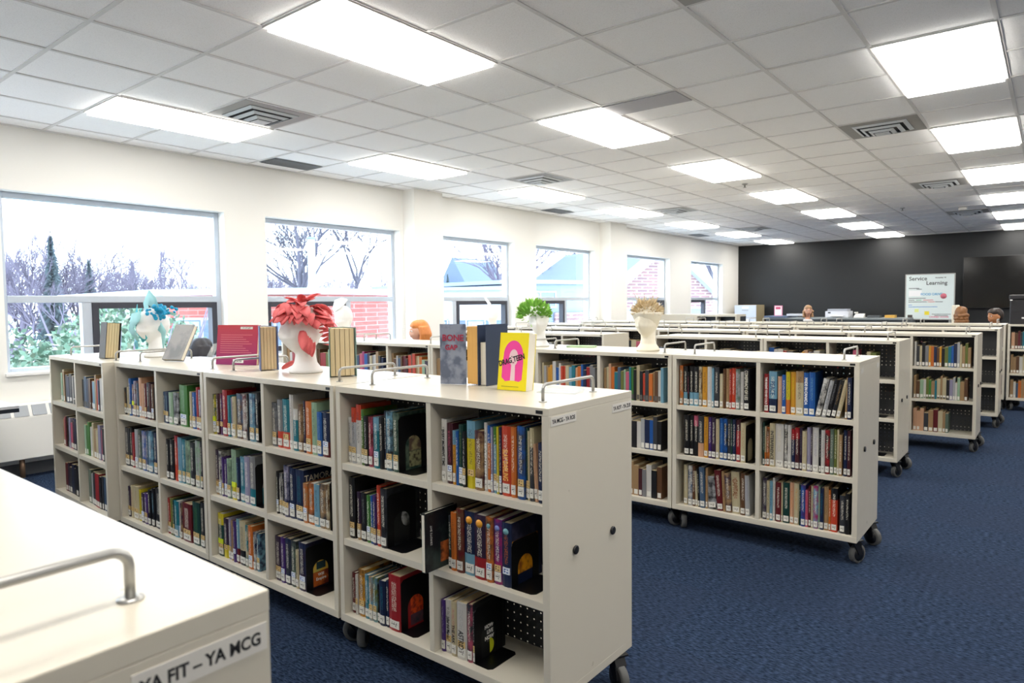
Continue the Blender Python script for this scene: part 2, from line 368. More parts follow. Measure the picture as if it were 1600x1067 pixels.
m_fascia = mat('white_fascia', '9CA6B0', .5); m_panel = mat('grey_blue_siding', '66748A', .6); m_roof = mat('slate_roof', '4A586A', .7); m_owin = mat('outside_window', '5B6C80', .15); m_blind = mat('white_blind', '8898A6', .6)
def prism_wall(o, name, p, q, z0, z1, th, m):
    """wall slab from p to q (xy), thickness th to the left of p->q"""
    p = Vector((p[0], p[1], z0)); q = Vector((q[0], q[1], z0)); t = (q-p).normalized(); nrm = Vector((-t.y, t.x, 0))*th
    return MB().poly([p, q, q+nrm, p+nrm], (0, 0, z1-z0)).obj(name, m, o)
def wall_window(o, p, q, a, b, z0, z1, out):
    """window on wall p->q between distances a..b, standing proud by out"""
    P = Vector((p[0], p[1], 0)); t = (Vector((q[0], q[1], 0))-P).normalized(); nrm = Vector((-t.y, t.x, 0))
    T = Matrix.Translation(P) @ Matrix((( t.x, nrm.x, 0, 0), (t.y, nrm.y, 0, 0), (0, 0, 1, 0), (0, 0, 0, 1)))
    f = MB().box(a, b, -out, .02, z0, z1, T=T).obj('window', m_owin, o)
    k = max(2, int((b-a)/.7)); g_ = MB()
    for i in range(k+1):
        x = a+(b-a)*i/k; g_.box(x-.03, x+.03, -out-.03, -out, z0, z1, T=T)
    g_.box(a, b, -out-.03, -out, z1-.06, z1, T=T); g_.box(a, b, -out-.03, -out, z0, z0+.06, T=T); g_.obj('window_bars', m_fascia, f)
    for i in range(k):
        if i % 2 == 0:
            x = a+(b-a)*i/k; MB().box(x+.08, x+(b-a)/k-.08, -out-.012, -out-.002, z0+.1, z1-.1, T=T).obj('blind', m_blind, f)
# pink wing below the first two windows
o = empty('school_wing', (0, 0, 0)); tag(o, 'pink brick school wing with white roof edge seen through the two nearest windows', 'building')
A, B_, Cc = (-18.5, 8.4), (-15.4, 10.9), (-17.5, 17.2)
prism_wall(o, 'wall', A, B_, -4.2, 1.7, .3, m_pink); prism_wall(o, 'wall', B_, Cc, -4.2, 1.7, .3, m_pink)
MB().poly([(-18.8, 8.2, 1.7), (-15.2, 10.8, 1.7), (-17.2, 17.5, 1.7), (-27, 18, 1.7), (-28, 9, 1.7)], (0, 0, .16)).obj('roof', m_fascia, o)
wall_window(o, A, B_, .35, 1.7, -.1, 1.1, .04); wall_window(o, A, B_, 2.2, 3.7, -.1, 1.1, .04)
o = empty('roof_vent_pipe', (-17.3, 12.2, 1.86)); tag(o, 'white flared vent pipe standing on the roof of the pink wing', 'vent pipe')
MB().lathe([(.2, 0), (.13, .12), (.11, .35), (.11, 1.5)], n=16).obj('pipe', m_fascia, o); MB().lathe([(.12, 1.5), (.12, 1.56)], n=16).obj('cap', m_panel, o)
# flat white-and-grey wing behind windows three and four
o = empty('flat_roof_annex'); tag(o, 'pale grey flat-roofed annex seen through the third and fourth windows', 'building')
D_, E_, F_ = (-20.5, 19.5), (-17, 21.6), (-15.5, 26.5)
prism_wall(o, 'wall', D_, E_, -4.2, 1.95, .3, m_fascia); prism_wall(o, 'wall', E_, F_, -4.2, 2.2, .3, m_panel)
MB().poly([(-20.8, 19.1, 1.95), (-16.8, 21.4, 1.95), (-17.6, 23, 1.95), (-30, 25, 1.95), (-30, 20, 1.95)], (0, 0, .14)).obj('roof', mat('pale_roof', '7C8A9A', .6), o)
MB().poly([(-16.9, 21.3, 2.2), (-15.3, 26.8, 2.2), (-28, 28, 2.2), (-28, 23.4, 2.2)], (0, 0, .16)).obj('roof', mat('pale_roof', '7C8A9A', .6), o)
wall_window(o, D_, E_, .5, 3.6, -.4, .8, .04); wall_window(o, E_, F_, .4, 2.0, 1.2, 1.9, .04)
prism_wall(o, 'brick_band', (-16.3, 23.4), (-15.3, 26.6), -4.2, 1.0, .1, m_brown)
# gabled brick house
o = empty('brick_house', (-3.2, -4, 0)); tag(o, 'brick house with white gabled eaves and slate roof beyond the farthest windows', 'building')
prism_wall(o, 'wall', (-14.6, 34), (-11.4, 41), -4.2, 1.6, .3, m_brown)
G0, G1 = Vector((-14.9, 33.4, 1.5)), Vector((-11.2, 41.4, 1.5)); GM = (G0+G1)/2 + Vector((0, 0, 2.9)); nb = Vector((-9, 4, 0))
MB().poly([G0, G1, GM], (-.05, .03, 0)).obj('gable', m_brown, o)
MB().poly([G0+Vector((0, 0, .1)), GM+Vector((0, 0, .25)), GM+Vector((0, 0, -.15)), G0+Vector((.1, .2, -.3))], (.35, -.16, 0)).obj('gable_trim', m_fascia, o)
MB().poly([G1+Vector((0, 0, .1)), GM+Vector((0, 0, .25)), GM+Vector((0, 0, -.15)), G1+Vector((-.1, -.2, -.3))], (.35, -.16, 0)).obj('gable_trim', m_fascia, o)
MB().poly([G0, GM, GM+nb, G0+nb], (0, 0, .14)).obj('roof', m_roof, o); MB().poly([G1, GM, GM+nb, G1+nb], (0, 0, .14)).obj('roof', m_roof, o)
wall_window(o, (-14.6, 34), (-11.4, 41), 1.2, 3, -.2, 1.1, .04); wall_window(o, (-14.6, 34), (-11.4, 41), 4.6, 6.4, -.2, 1.1, .04)
MB().box(-11.9, -10.9, 42, 43.2, -4.2, 6).obj('chimney', m_brown, o)
o = empty('far_house', (-50, 56, 0)); tag(o, 'far house with steep grey roof seen in the third window', 'building')
MB().box(-1.6, 1.6, -3, 3, -4.2, 3.6).obj('wall', m_fascia, o); MB().poly([(-2, -3.3, 3.4), (2, -3.3, 3.4), (0, -3.3, 6.4)], (0, 6.6, 0)).obj('roof', m_roof, o)

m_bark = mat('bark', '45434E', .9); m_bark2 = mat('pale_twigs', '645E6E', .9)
def grow(mb, p, dr, ln, r, depth, rng, spread, mi=0):
    n_ = 3; pts = [p]; q = p.copy(); dd = dr.copy()
    for i in range(n_):
        dd = (dd + Vector((rng.uniform(-1, 1), rng.uniform(-1, 1), rng.uniform(-.3, .8)))*.13).normalized(); q = q + dd*ln/n_; pts.append(q.copy())
    mb.tube(pts, [r*(1-.45*i/n_) for i in range(n_+1)], 5 if depth > 2 else 3, mi, False)
    if depth == 0: return
    for k in range(rng.choice((2, 3, 3)) if depth > 1 else 4):
        a = Vector((rng.uniform(-1, 1), rng.uniform(-1, 1), rng.uniform(-.2, .7))).normalized()
        start = pts[-1] if k < 2 else pts[rng.choice((1, 2))]
        grow(mb, start, (dd + a*spread).normalized(), ln*rng.uniform(.62, .8), r*(.55 if depth > 4 else .68), depth-1, rng, spread, mi)
def bare_tree(seed, hgt, r, depth, spread, m):
    rng = random.Random(seed); mb = MB(); grow(mb, Vector((0, 0, 0)), Vector((0, 0, 1)), hgt, r, depth, rng, spread); return mb.obj('bare_tree', m)
def put(o, x, y, s, rz, label, group, cat='tree', z=-4.2, new=True):
    if new: o = copy_tree(o)
    o.location = (x, y, z); o.scale = (s, s, s); o.rotation_euler = (0, 0, rz); tag(o, label, cat, group); return o
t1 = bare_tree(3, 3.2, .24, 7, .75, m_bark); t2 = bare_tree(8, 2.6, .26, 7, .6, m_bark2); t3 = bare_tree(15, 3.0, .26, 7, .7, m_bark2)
put(t1, -27, 18.4, 1.35, 0, 'big bare tree with forking dark branches in the second window', None, new=False)
put(t1, -31, 24.5, 1.3, 2, 'bare branching tree right of the vent pipe in the second window', None)
put(t1, -23, 45, 1.5, 1.2, 'bare tree with heavy limbs in the fifth window', None)
put(t1, -21, 52, 1.6, 4.1, 'bare tree behind the gabled house in the farthest window', None)
put(t3, -28, 33.5, 1.35, 4, 'thin bare tree at the right edge of the third window', None)
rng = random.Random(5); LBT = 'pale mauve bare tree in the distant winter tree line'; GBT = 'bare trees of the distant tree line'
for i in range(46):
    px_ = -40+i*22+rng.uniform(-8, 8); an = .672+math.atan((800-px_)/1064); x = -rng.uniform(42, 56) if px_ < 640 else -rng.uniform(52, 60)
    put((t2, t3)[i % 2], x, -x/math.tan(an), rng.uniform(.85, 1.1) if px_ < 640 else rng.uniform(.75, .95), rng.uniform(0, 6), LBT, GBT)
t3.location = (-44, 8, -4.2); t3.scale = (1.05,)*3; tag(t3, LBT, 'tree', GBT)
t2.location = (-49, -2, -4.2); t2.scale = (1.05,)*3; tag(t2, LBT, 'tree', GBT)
# evergreens
m_fir = mat('fir_green', '56656A', .9)
def fir(seed, hgt):
    rng = random.Random(seed); o = empty('fir_tree'); MB().tube([(0, 0, 0), (0, 0, hgt)], [.16, .02], 6).obj('trunk', m_bark, o); mb = MB(); z = hgt*.15
    while z < hgt:
        R_ = (hgt-z)*.15+.1
        for k in range(11):
            a = rng.uniform(0, 2*pi); L_ = R_*rng.uniform(.7, 1.1); c_, s_ = cos(a), sin(a); w_ = .09+L_*.1
            mb.face([(0, 0, z), (c_*L_*.5-s_*w_, s_*L_*.5+c_*w_, z-L_*.05), (c_*L_, s_*L_, z-L_*.3), (c_*L_*.5+s_*w_, s_*L_*.5-c_*w_, z-L_*.05)])
            mb.face([(0, 0, z+.1), (c_*L_*.5, s_*L_*.5, z+.12), (c_*L_, s_*L_, z-L_*.3), (c_*L_*.5, s_*L_*.5, z-.22)])
        z += .16
    mb.obj('foliage', m_fir, o); CH[o] = list(o.children); return o
f1 = fir(2, 11); f1.location = (-43, 13.6, -4.2); f1.scale = (.89, .89, .89); tag(f1, 'tall pointed fir rising above the tree line at the left', 'tree')
for x, y, s, l in ((-44, 15.8, .76, 'shorter hazy fir right of the tallest one'), (-45, 18.6, .77, 'hazy fir near the middle of the nearest window'), (-50, 52, .8, 'small fir beyond the annex roof in the third window')):
    put(f1, x, y, s, 1, l, None)
m_leaf = mat('shrub_leaf', '4E6A56', .8); m_leaf2 = mat('pale_leaf', '7C8A76', .8)
def shrub(seed, R_, h_):
    rng = random.Random(seed); mb = MB()
    for k in range(8000):
        v = Vector((rng.gauss(0, 1), rng.gauss(0, 1), rng.gauss(0, 1))).normalized()*rng.uniform(.72, 1.05)
        if v.z < -.3: continue
        c_ = Vector((v.x*R_, v.y*R_, h_*.45+v.z*h_*.5)); a = Vector((rng.uniform(-1, 1), rng.uniform(-1, 1), rng.uniform(-1, 1))).normalized()*.06; b = a.cross(Vector((rng.uniform(-1, 1), .3, rng.uniform(-1, 1)))).normalized()*.035
        mb.face([c_-a, c_+b, c_+a, c_-b], rng.choice((0, 0, 1)))
    for k in range(9):
        a = rng.uniform(0, 6.28); mb.tube([(0, 0, 0), (cos(a)*R_*.4, sin(a)*R_*.4, h_*.5), (cos(a)*R_*.8, sin(a)*R_*.8, h_*.95)], [.05, .03, .008], 4, 2)
    return mb.obj('leafy_shrub', [m_leaf, m_leaf2, m_bark2])
s1 = shrub(1, 1.5, 4.4)
spots = [(-10.6, 2.4), (-12.8, 4.6), (-15.5, 6.3), (-13.6, 1.2), (-17.5, 4.4), (-20.5, 7.9), (-21, 4.4), (-10.4, -.6)]
for i, (x, y) in enumerate(spots):
    put(s1, x, y, 1.15+.1*((i*7) % 3), i*1.3, 'dense pale green shrub below the nearest window', 'green shrubs below the nearest window', 'shrub', new=i > 0)

# ------------------------------------------------------------------ mobile bookcases
L, D = 1.015, .51
ZB, ZT = .13, 1.06
SZ = {'B': .16, 'M': .462, 'T': .76}
def make_case():
    o = empty('mobile_bookcase')
    MB().box(0, L, 0, D, ZT-.024, ZT).obj('top_panel', m_lam, o, .0015)
    MB().box(0, L, 0, D, ZB, ZB+.03).obj('bottom_panel', m_lam, o, .0015)
    for x in (0, L-.025): MB().box(x, x+.025, .0008, D-.0008, ZB+.03, ZT-.024).obj('side_panel', m_lam, o, .001)
    MB().box(L/2-.011, L/2+.011, .003, D-.003, ZB+.03, ZT-.024).obj('divider', m_lam, o, .001)
    for x0, x1 in ((.025, L/2-.011), (L/2+.011, L-.025)):
        MB().box(x0, x1, D/2-.001, D/2+.001, ZB+.03, ZT-.024).obj('perforated_back', m_perf, o)
        for z in (SZ['M'], SZ['T']):
            MB().box(x0, x1, .004, D/2-.001, z-.026, z).obj('shelf', m_lam, o, .001)
            MB().box(x0, x1, D/2+.001, D-.004, z-.026, z).obj('shelf', m_lam, o, .001)
    rng = random.Random(4)
    for k, (x, y, a) in enumerate(((.05, .06, 2.2), (L-.03, .07, 1.1), (.05, D-.06, .4), (L-.03, D-.07, -.5))):
        T = Matrix.Translation((x, y, 0)) @ Matrix.Rotation(a, 4, 'Z')
        m_ = MB(); m_.box(-.035, .035, -.035, .035, ZB-.008, ZB, T=T)
        m_.poly([T @ Vector(p) for p in ((-.026, -.022, ZB-.008), (.03, -.022, ZB-.008), (.05, -.022, .05), (.02, -.022, .045))], T.to_3x3() @ Vector((0, .006, 0)))
        m_.poly([T @ Vector(p) for p in ((-.026, .016, ZB-.008), (.03, .016, ZB-.008), (.05, .016, .05), (.02, .016, .045))], T.to_3x3() @ Vector((0, .006, 0)))
        m_.poly([T @ Vector(p) for p in ((-.03, -.022, ZB-.008), (.03, -.022, ZB-.008), (.045, -.022, .095), (-.005, -.022, .1))], T.to_3x3() @ Vector((0, .044, 0)))
        c_ = m_.obj('caster', m_black, o, .002)
        cx = T @ Vector((.028, 0, .0))
        w_ = MB(); w_.lathe([(.03, -.015), (.045, -.015), (.05, -.010), (.05, .010), (.045, .015), (.03, .015)], (0, 0, 0), 24, 1, 'y'); w_.lathe([(.001, -.0165), (.036, -.0165), (.036, .0165), (.001, .0165)], (0, 0, 0), 20, 0, 'y')
        q = w_.obj('wheel', [m_black, m_rubber], c_); q.location = (cx.x, cx.y, .05); q.rotation_euler = (0, 0, a)
    for x in (.095, L-.095):
        y0, y1, h_ = .105, .405, .055; rr = .018
        pts = [(x, y0, ZT), (x, y0, ZT+h_-rr)] + [(x, y0+rr-rr*cos(t), ZT+h_-rr+rr*sin(t)) for t in (.4, .8, 1.2)] + [(x, y0+rr, ZT+h_), (x, y1-rr, ZT+h_)] + [(x, y1-rr+rr*sin(t), ZT+h_-rr+rr*cos(t)) for t in (.4, .8, 1.2)] + [(x, y1, ZT+h_-rr), (x, y1, ZT)]
        g_ = MB().tube(pts, .0055, 10).obj('guard_rail', m_alu, o)
        for y in (y0, y1): MB().lathe([(.0135, ZT), (.0135, ZT+.002), (.007, ZT+.0035)], (x, y, 0), 16).obj('flange', m_alu, g_)
    for y in (.14, .37): MB().lathe([(.012, L+.0002), (.0145, L+.002), (.0145, L+.006), (.012, L+.008)], (0, y, .595), 18, axis='x').obj('rubber_bumper', m_black, o)
    MB().box(L-.045, L-.02, -.0015, 0, ZT-.018, ZT-.008).obj('connector_lock', m_black, o)
    CH[o] = list(o.children)
    for c_ in o.children: CH[c_] = list(c_.children)
    return o
case0 = make_case()
ROWS = ['foreground row', 'front row', 'second row', 'third row', 'fourth row', 'fifth row', 'sixth row']
placed = {}
def case(row, k, x, y, rz=0, label=None):
    o = case0 if not placed else copy_tree(case0)
    o.location = (x, y, 0); o.rotation_euler = (0, 0, rz); placed[(row, k)] = o
    nm = 'at the aisle end' if k == 1 else ORD[k]+' from the aisle'
    tag(o, label or 'white three-shelf bookcase on casters, %s of the %s' % (nm, ROWS[row]), 'bookcase', 'white mobile bookcases'); return o
case(1, 1, -2.18, 1.63)
case(1, 2, -3.21, 1.63); case(1, 3, -4.235, 1.63)
case(1, 4, -4.255-L*cos(.05), 1.575+L*sin(.05), -.05)
case(0, 1, -.668-L, .405-D, 0, 'white bookcase on casters in the near left foreground, seen from its end')
for k in range(5): case(2, k+1, -1.775-k*1.02, 3.76)
for k in range(2): case(3, k+1, -1.925-k*1.02, 5.84)
case(3, 3, -3.5-L, 5.86, 0, 'white bookcase on casters in the third row, its bare end facing the gap'); case(3, 4, -3.5-2*L-.01, 5.86)
for k in range(6): case(4, k+1, -.52-L-k*1.03, 7.22)
for k in range(6): case(5, k+1, -.44-L-k*1.03, 8.75)
for k in range(6): case(6, k+2, -.46-L-k*1.03, 10.3)
case(6, 1, -.44, 10.3)
def sign(case_, body, y0, y1, z0=1.004, z1=1.032, size=.018):
    p = MB().box(L+.0001, L+.0012, y0, y1, z0, z1).obj('range_sign', mat('sign_card', 'DAD6CE', .4), case_); p['label'] = 'white card sign reading '+body.replace('\u2013', '-')
    t = text('lettering', body, size, m_ink, p, (L+.0013, (y0+y1)/2, z0+(z1-z0)*.5-size*.35), (pi/2, 0, pi/2), .0002, .0006, 'CENTER', 1.0)
    ww = t.dimensions.x or 1; me = t.data; xs = [v.co.x for v in me.vertices]; wdt = max(xs)-min(xs); t.scale = ((y1-y0)*.9/wdt, 1, 1)
sign(placed[(1, 1)], 'YA MCG - YA ROS', .012, .15); sign(placed[(1, 1)], 'YA ROT - YA ZUS', .372, .505, .998, 1.026)
sign(placed[(0, 1)], 'YA FIT \u2013 YA MCG', .365, .505, .996, 1.026, .019); sign(placed[(0, 1)], 'YA A \u2013 YA FIS', .012, .13)
for (r_, k_) in ((2, 1),):
    for y in (.03, .42): MB().box(L+.0001, L+.001, y, y+.06, 1.0, 1.025).obj('range_sign', sticker('small_range_sign', 'D8D4CC', '2A2A2A', 4, .5) if 'small_range_sign' not in MC else MC['small_range_sign'], placed[(r_, k_)])

# ------------------------------------------------------------------ books
BAYS = {
'4TL':"wh/lgy/m,8,19,178,0 lgy/ro/T,29,28,217,0 wh/ro/T,57,31,231,0 gn/ol/m,87,19,214,0 bk/wh/p,105,24,191,0 dr/pk/m,129,25,190,0 sb/lgy/p,153,10,190,0 tl/lb/T,163,30,192,0 bk/nv/p,193,24,196,0 dgy/nv/m,218,11,220,0 lb/bk/m,229,37,222,0 gg/dg/m,266,31,218,0",
'4ML':"bk/nv/p,8,34,240,0 pl/tn/l,52,21,187,0 bk/gy/p,73,33,188,0 gn/tl/p,107,23,183,0 bl/tl/p,130,18,185,0 pu/nv/m,148,19,189,0 ro/rd/p,169,24,231,0 dgy/bk/m,192,34,225,0",
'4BL':"dr/pu/p,8,23,160,0 wh/dr/p,34,14,158,0 br/gd/m,50,38,184,0 lb/tl/m,89,25,172,0 tn/lb/m,115,22,170,0 ol/lb/m,137,23,171,0 bk/ol/p,161,13,150,0 nv/tl/p,176,34,172,0 nv/dg/p,211,19,177,0 rd/dr/p,231,63,210,0",
'4TR':"wh/bk/p,22,25,220,0 mr/pk/p,47,26,208,0 gd/lb/T,75,14,185,0 bl/nv/p,89,12,184,0 dg/ol/p,103,19,208,0 bk/wh/p,123,15,187,0 yl/lb/T,141,36,226,0 mr/tn/m,178,36,197,0 wh/bk/p,216,12,226,0 or/bl/T,230,17,218,0 lv/gy/p,246,7,214,0 lb/gn/T,254,15,216,0 yl/gd/p,270,8,218,0 pl/wh/p,280,12,218,0 ro/or/p,292,35,224,0 or/tn/p,329,21,224,0 dgy/bl/m,357,29,230,0 dg/ol/p,387,7,226,0 cr/tn/p,387,10,218,0 dgy/cr/T,399,32,228,0 pc/tn/p,420,16,180,-4 nv/bl/p,436,19,186,0",
'4MR':"dgy/dg/m,47,15,185,0 or/br/p,63,25,201,0 br/dr/m,89,32,218,0 nv/lb/l,123,48,216,0 pl/rd/l,172,49,215,0 br/or/m,222,30,215,0 pu/mg/m,252,35,213,0 nv/or/p,287,38,209,0",
'4BR':"pu/lv/p,8,19,183,0 wh/bk/p,28,29,189,0 cr/pk/p,58,25,190,0 wh/lgy/p,85,44,197,0 dgy/pk/m,131,23,200,0 bk/wh/p,155,8,204,0",
'2TL':"tn/or/m,8,21,236,0 bk/lb/l,32,26,230,0 bk/pk/p,58,11,198,0 bk/lb/l,70,25,232,0 bk/lb/l,97,30,232,0 br/cr/m,130,18,234,0 gd/or/p,151,29,234,0 wh/lgy/p,181,26,236,0 lb/tl/p,208,12,228,0 dgy/pl/p,221,28,236,0 cr/wh/p,254,20,198,0 br/tn/p,275,14,227,0 tn/br/p,291,19,230,0 rd/ro/m,312,10,229,0 ro/rd/p,323,24,234,0 lgy/gg/m,349,23,230,0 wh/lgy/p,374,18,216,0 bk/cr/p,394,30,235,0",
'2ML':"bk/br/p,39,32,240,0 bk/dr/p,73,23,240,0 bk/pk/T,98,28,240,0 dgy/pc/l,127,33,240,0 gd/or/p,162,24,240,0 pu/pl/p,188,21,240,0 pl/dgy/p,209,24,240,0 cr/tn/p,234,19,233,0 bl/lb/p,255,23,240,0 bk/bl/m,279,21,240,0 dgy/pl/p,302,17,240,0 dg/nv/p,320,10,240,0 nv/pu/p,330,19,240,0 rd/mr/T,352,24,240,0 cr/tn/p,378,28,224,0",
'2BL':"cr/wh/p,36,24,240,0 sb/wh/m,63,27,240,0 br/ol/p,91,19,240,0 cr/wh/p,110,16,211,-3 bk/br/p,127,11,227,-3 sb/nv/p,140,33,240,-2 tn/br/p,173,14,240,0 lgy/bk/m,187,56,192,-6 dr/rd/p,243,37,234,-5 tn/bk/p,281,14,234,-3 pl/tn/m,296,35,226,-3 cr/rd/p,331,48,240,-2 br/ol/p,379,29,240,0 lgy/lv/p,408,26,230,-2",
'2TR':"rd/ro/p,14,24,212,0 lb/nv/l,40,41,228,0 pc/wh/p,86,24,202,0 bl/nv/p,109,21,212,0 yl/or/l,130,21,230,0 gd/yl/p,154,26,231,0 cr/tn/T,181,39,236,0 bl/nv/p,222,25,230,0 bl/lb/p,248,30,234,0 wh/bk/m,279,27,206,12 lgy/bk/p,311,20,198,12 bk/gy/p,332,21,204,12 bk/tn/p,356,22,202,12 cr/tn/p,380,19,204,12 tn/cr/p,423,11,215,2 nv/bl/p,436,19,216,0",
'2MR':"dg/wh/p,8,11,240,0 cr/or/l,19,9,219,0 br/or/m,29,17,217,0 cr/gy/p,47,29,240,0 wh/cr/p,76,44,240,0 bk/wh/m,124,20,240,0 wh/lgy/p,143,18,240,0 nv/rd/T,162,19,219,0 mr/rd/T,182,21,229,0 pl/gy/p,204,13,229,0 cr/tn/p,218,23,214,0 lv/lgy/p,241,20,236,0 pl/nv/p,261,8,230,0 wh/lv/p,269,30,240,0 bk/wh/p,301,12,231,0 wh/gy/p,313,19,230,0 bk/rd/m,332,23,233,0 gg/wh/p,356,18,240,0 ol/gn/p,375,15,240,0 cr/tn/p,391,10,240,0 tn/or/p,401,14,214,0 nv/bk/p,421,18,240,0 mr/br/p,439,16,240,0",
'2BR':"gy/pl/m,9,23,232,0 cr/lgy/p,33,16,218,0 lb/nv/p,50,17,220,0 wh/tn/p,66,12,240,0 dr/bk/p,82,27,218,0 cr/tn/p,110,11,220,0 dg/tl/p,120,34,222,0 pc/or/p,156,21,228,0 cr/gd/p,178,25,227,0 dg/bk/p,204,9,222,0 bl/pu/m,214,23,224,0 pk/rd/p,238,13,199,0 dr/bk/p,252,14,222,0 cr/tl/p,266,12,225,0 lb/mg/m,278,24,231,0 lg/wh/p,303,7,230,0 nv/tl/p,311,19,222,0 tn/br/p,330,22,231,0 or/tn/p,353,11,218,0 ro/bk/T,365,31,230,0 dgy/br/p,406,28,198,0 bk/dgy/p,434,21,212,0",
'3TL':"dg/yl/m,8,30,191,0 mr/br/p,38,25,195,0 dr/pu/m,65,29,199,0 rd/mr/p,98,40,218,0 tl/lb/p,139,27,195,0 lv/tl/p,167,13,186,0 cr/lg/p,183,30,192,0 sb/br/m,215,51,210,0 dr/wh/m,267,36,210,0 bk/sb/p,304,21,213,0 sb/lb/m,328,44,218,0 dgy/dg/p,374,26,223,0",
'3ML':"pl/tn/l,8,32,218,0 dgy/wh/m,41,28,215,0 pu/lv/p,67,19,189,0 pu/nv/p,87,26,181,0 lg/gg/m,115,38,189,0 lg/yl/l,157,43,240,0 nv/lb/p,199,26,205,0 lb/tl/m,227,41,213,0 lv/pk/p,271,42,221,0 gy/tl/l,314,46,227,0",
'3BL':"dg/yl/T,8,52,208,0 pl/yl/l,61,41,192,0 lv/gy/p,105,21,202,0 tn/pu/p,127,25,192,0 pu/wh/p,153,25,197,0 lb/dr/l,180,26,210,0 cr/bk/l,207,55,207,0 tl/cr/m,261,25,197,0 or/tn/p,289,35,200,0 nv/wh/m,328,22,177,0 nv/lb/m,350,24,175,0",
'3TR':"dgy/gy/m,17,36,192,0 gy/ro/l,57,38,208,0 tl/ro/l,98,51,213,0 wh/gy/p,148,28,236,0 tl/wh/T,176,34,178,0 br/tn/m,213,30,198,0 pl/dr/p,247,20,216,0 or/tn/p,268,39,218,0 lg/dg/p,309,35,216,0 bl/lb/p,345,31,180,0 nv/dr/l,378,43,181,0",
'3MR':"bk/br/p,34,18,187,0 dgy/wh/m,53,22,181,0 bk/wh/p,75,20,183,0 lv/nv/m,99,34,223,0 nv/bl/p,135,40,218,0 nv/tl/p,176,63,217,0 tn/or/m,236,30,167,0 br/or/m,268,43,173,0 lb/bk/p,313,36,175,0 dgy/tn/m,350,42,183,0 br/cr/m,393,23,185,0",
'3BR':"pl/bk/p,8,46,197,0 pu/bk/p,57,31,200,0 nv/dgy/m,89,39,204,0 dgy/gg/m,129,38,200,0 cr/bk/p,165,22,167,0 nv/pl/m,190,49,206,0",
'2aTL':"bk/gd/p,18,34,153,0 cr/tn/p,57,23,161,0 bl/nv/p,89,28,211,0 pu/tn/m,119,28,179,0 lv/br/m,151,31,200,0 sb/wh/p,183,23,188,0 pc/or/p,214,38,223,0 pc/tn/p,251,25,192,0 dr/bk/p,283,25,194,0 dgy/pl/p,310,29,201,0 mr/tn/p,341,24,198,0 br/mr/p,367,28,195,0",
'2aTR':"sb/nv/p,8,30,165,0 nv/lb/p,40,34,167,0 lg/wh/p,80,44,167,0 lgy/bk/m,130,52,170,0 gn/lg/p,189,80,214,0 cr/wh/p,303,21,186,0 bl/nv/p,326,36,184,0 rd/pk/p,364,28,212,0 lv/br/m,395,28,201,0 pk/mr/m,425,27,195,0",
'2aML':"dgy/bk/p,8,58,220,0 bk/dr/p,68,32,225,0 rd/pk/p,99,31,199,0 lgy/lv/p,137,39,223,0 dgy/gg/m,180,39,223,0 lv/bl/m,223,49,223,0 sb/nv/p,277,27,227,0 lb/sb/m,308,54,233,0 nv/bk/p,366,41,229,0",
'2aMR':"bk/mr/p,32,31,212,0 bk/dgy/p,67,44,217,0 ro/rd/T,116,38,240,0 lb/sb/p,159,41,236,0 lb/tl/m,201,30,231,0 lg/gg/m,233,51,228,0 dgy/bk/m,286,44,225,0 lg/lgy/m,340,48,240,0 dgy/bk/p,391,21,240,0",
'2aBL':"pl/dr/p,8,31,176,0 cr/rd/p,49,37,188,0 cr/tn/p,89,64,191,0 yl/cr/p,156,22,179,0 pl/bk/p,187,38,166,0 pu/pl/p,232,37,173,0 bk/nv/p,276,33,199,0 bk/lb/p,318,34,216,0 bk/dgy/p,356,99,223,0",
'2aBR':"rd/dr/p,8,33,191,0 ol/gd/p,47,25,197,0 dg/tl/p,76,15,191,0 tl/lb/l,95,42,192,0 lgy/lv/p,140,15,194,0 pl/tn/m,159,22,189,0 dr/rd/p,184,95,199,0 dg/gn/p,284,75,220,0 bk/dgy/p,365,46,231,0",
}
def book(t, h, dep, cov, pages=None, name='book', roundsp=True):
    """spine toward -y; origin bottom left of spine"""
    c = .0024 if t > .012 else .0012; m_ = MB()
    pr = min(.004, t*.2) if roundsp else 0
    m_.box(0, c, .0, dep, 0, h); m_.box(t-c, t, .0, dep, 0, h)
    m_.poly([(c, .0022, 0), (c, 0, 0), (t*.3, -pr, 0), (t*.7, -pr, 0), (t-c, 0, 0), (t-c, .0022, 0)], (0, 0, h))
    o = m_.obj(name, cov)
    MB().box(c+.0003, t-c-.0003, .003, dep-.004, .003, h-.0035).obj('page_block', pages or m_page, o)
    return o
rng = random.Random(11)
UN = {'4': 'front row aisle-end bookcase', '3': 'front row bookcase second from aisle', '2a': 'front row bookcase third from aisle', '2': 'second row aisle-end bookcase'}
UP = {'4': (-2.18, 1.63), '3': (-3.21, 1.63), '2a': (-4.235, 1.63), '2': (-1.775, 3.76)}
LV = {'T': 'top', 'M': 'middle', 'B': 'bottom'}; SD = {'L': 'left', 'R': 'right'}
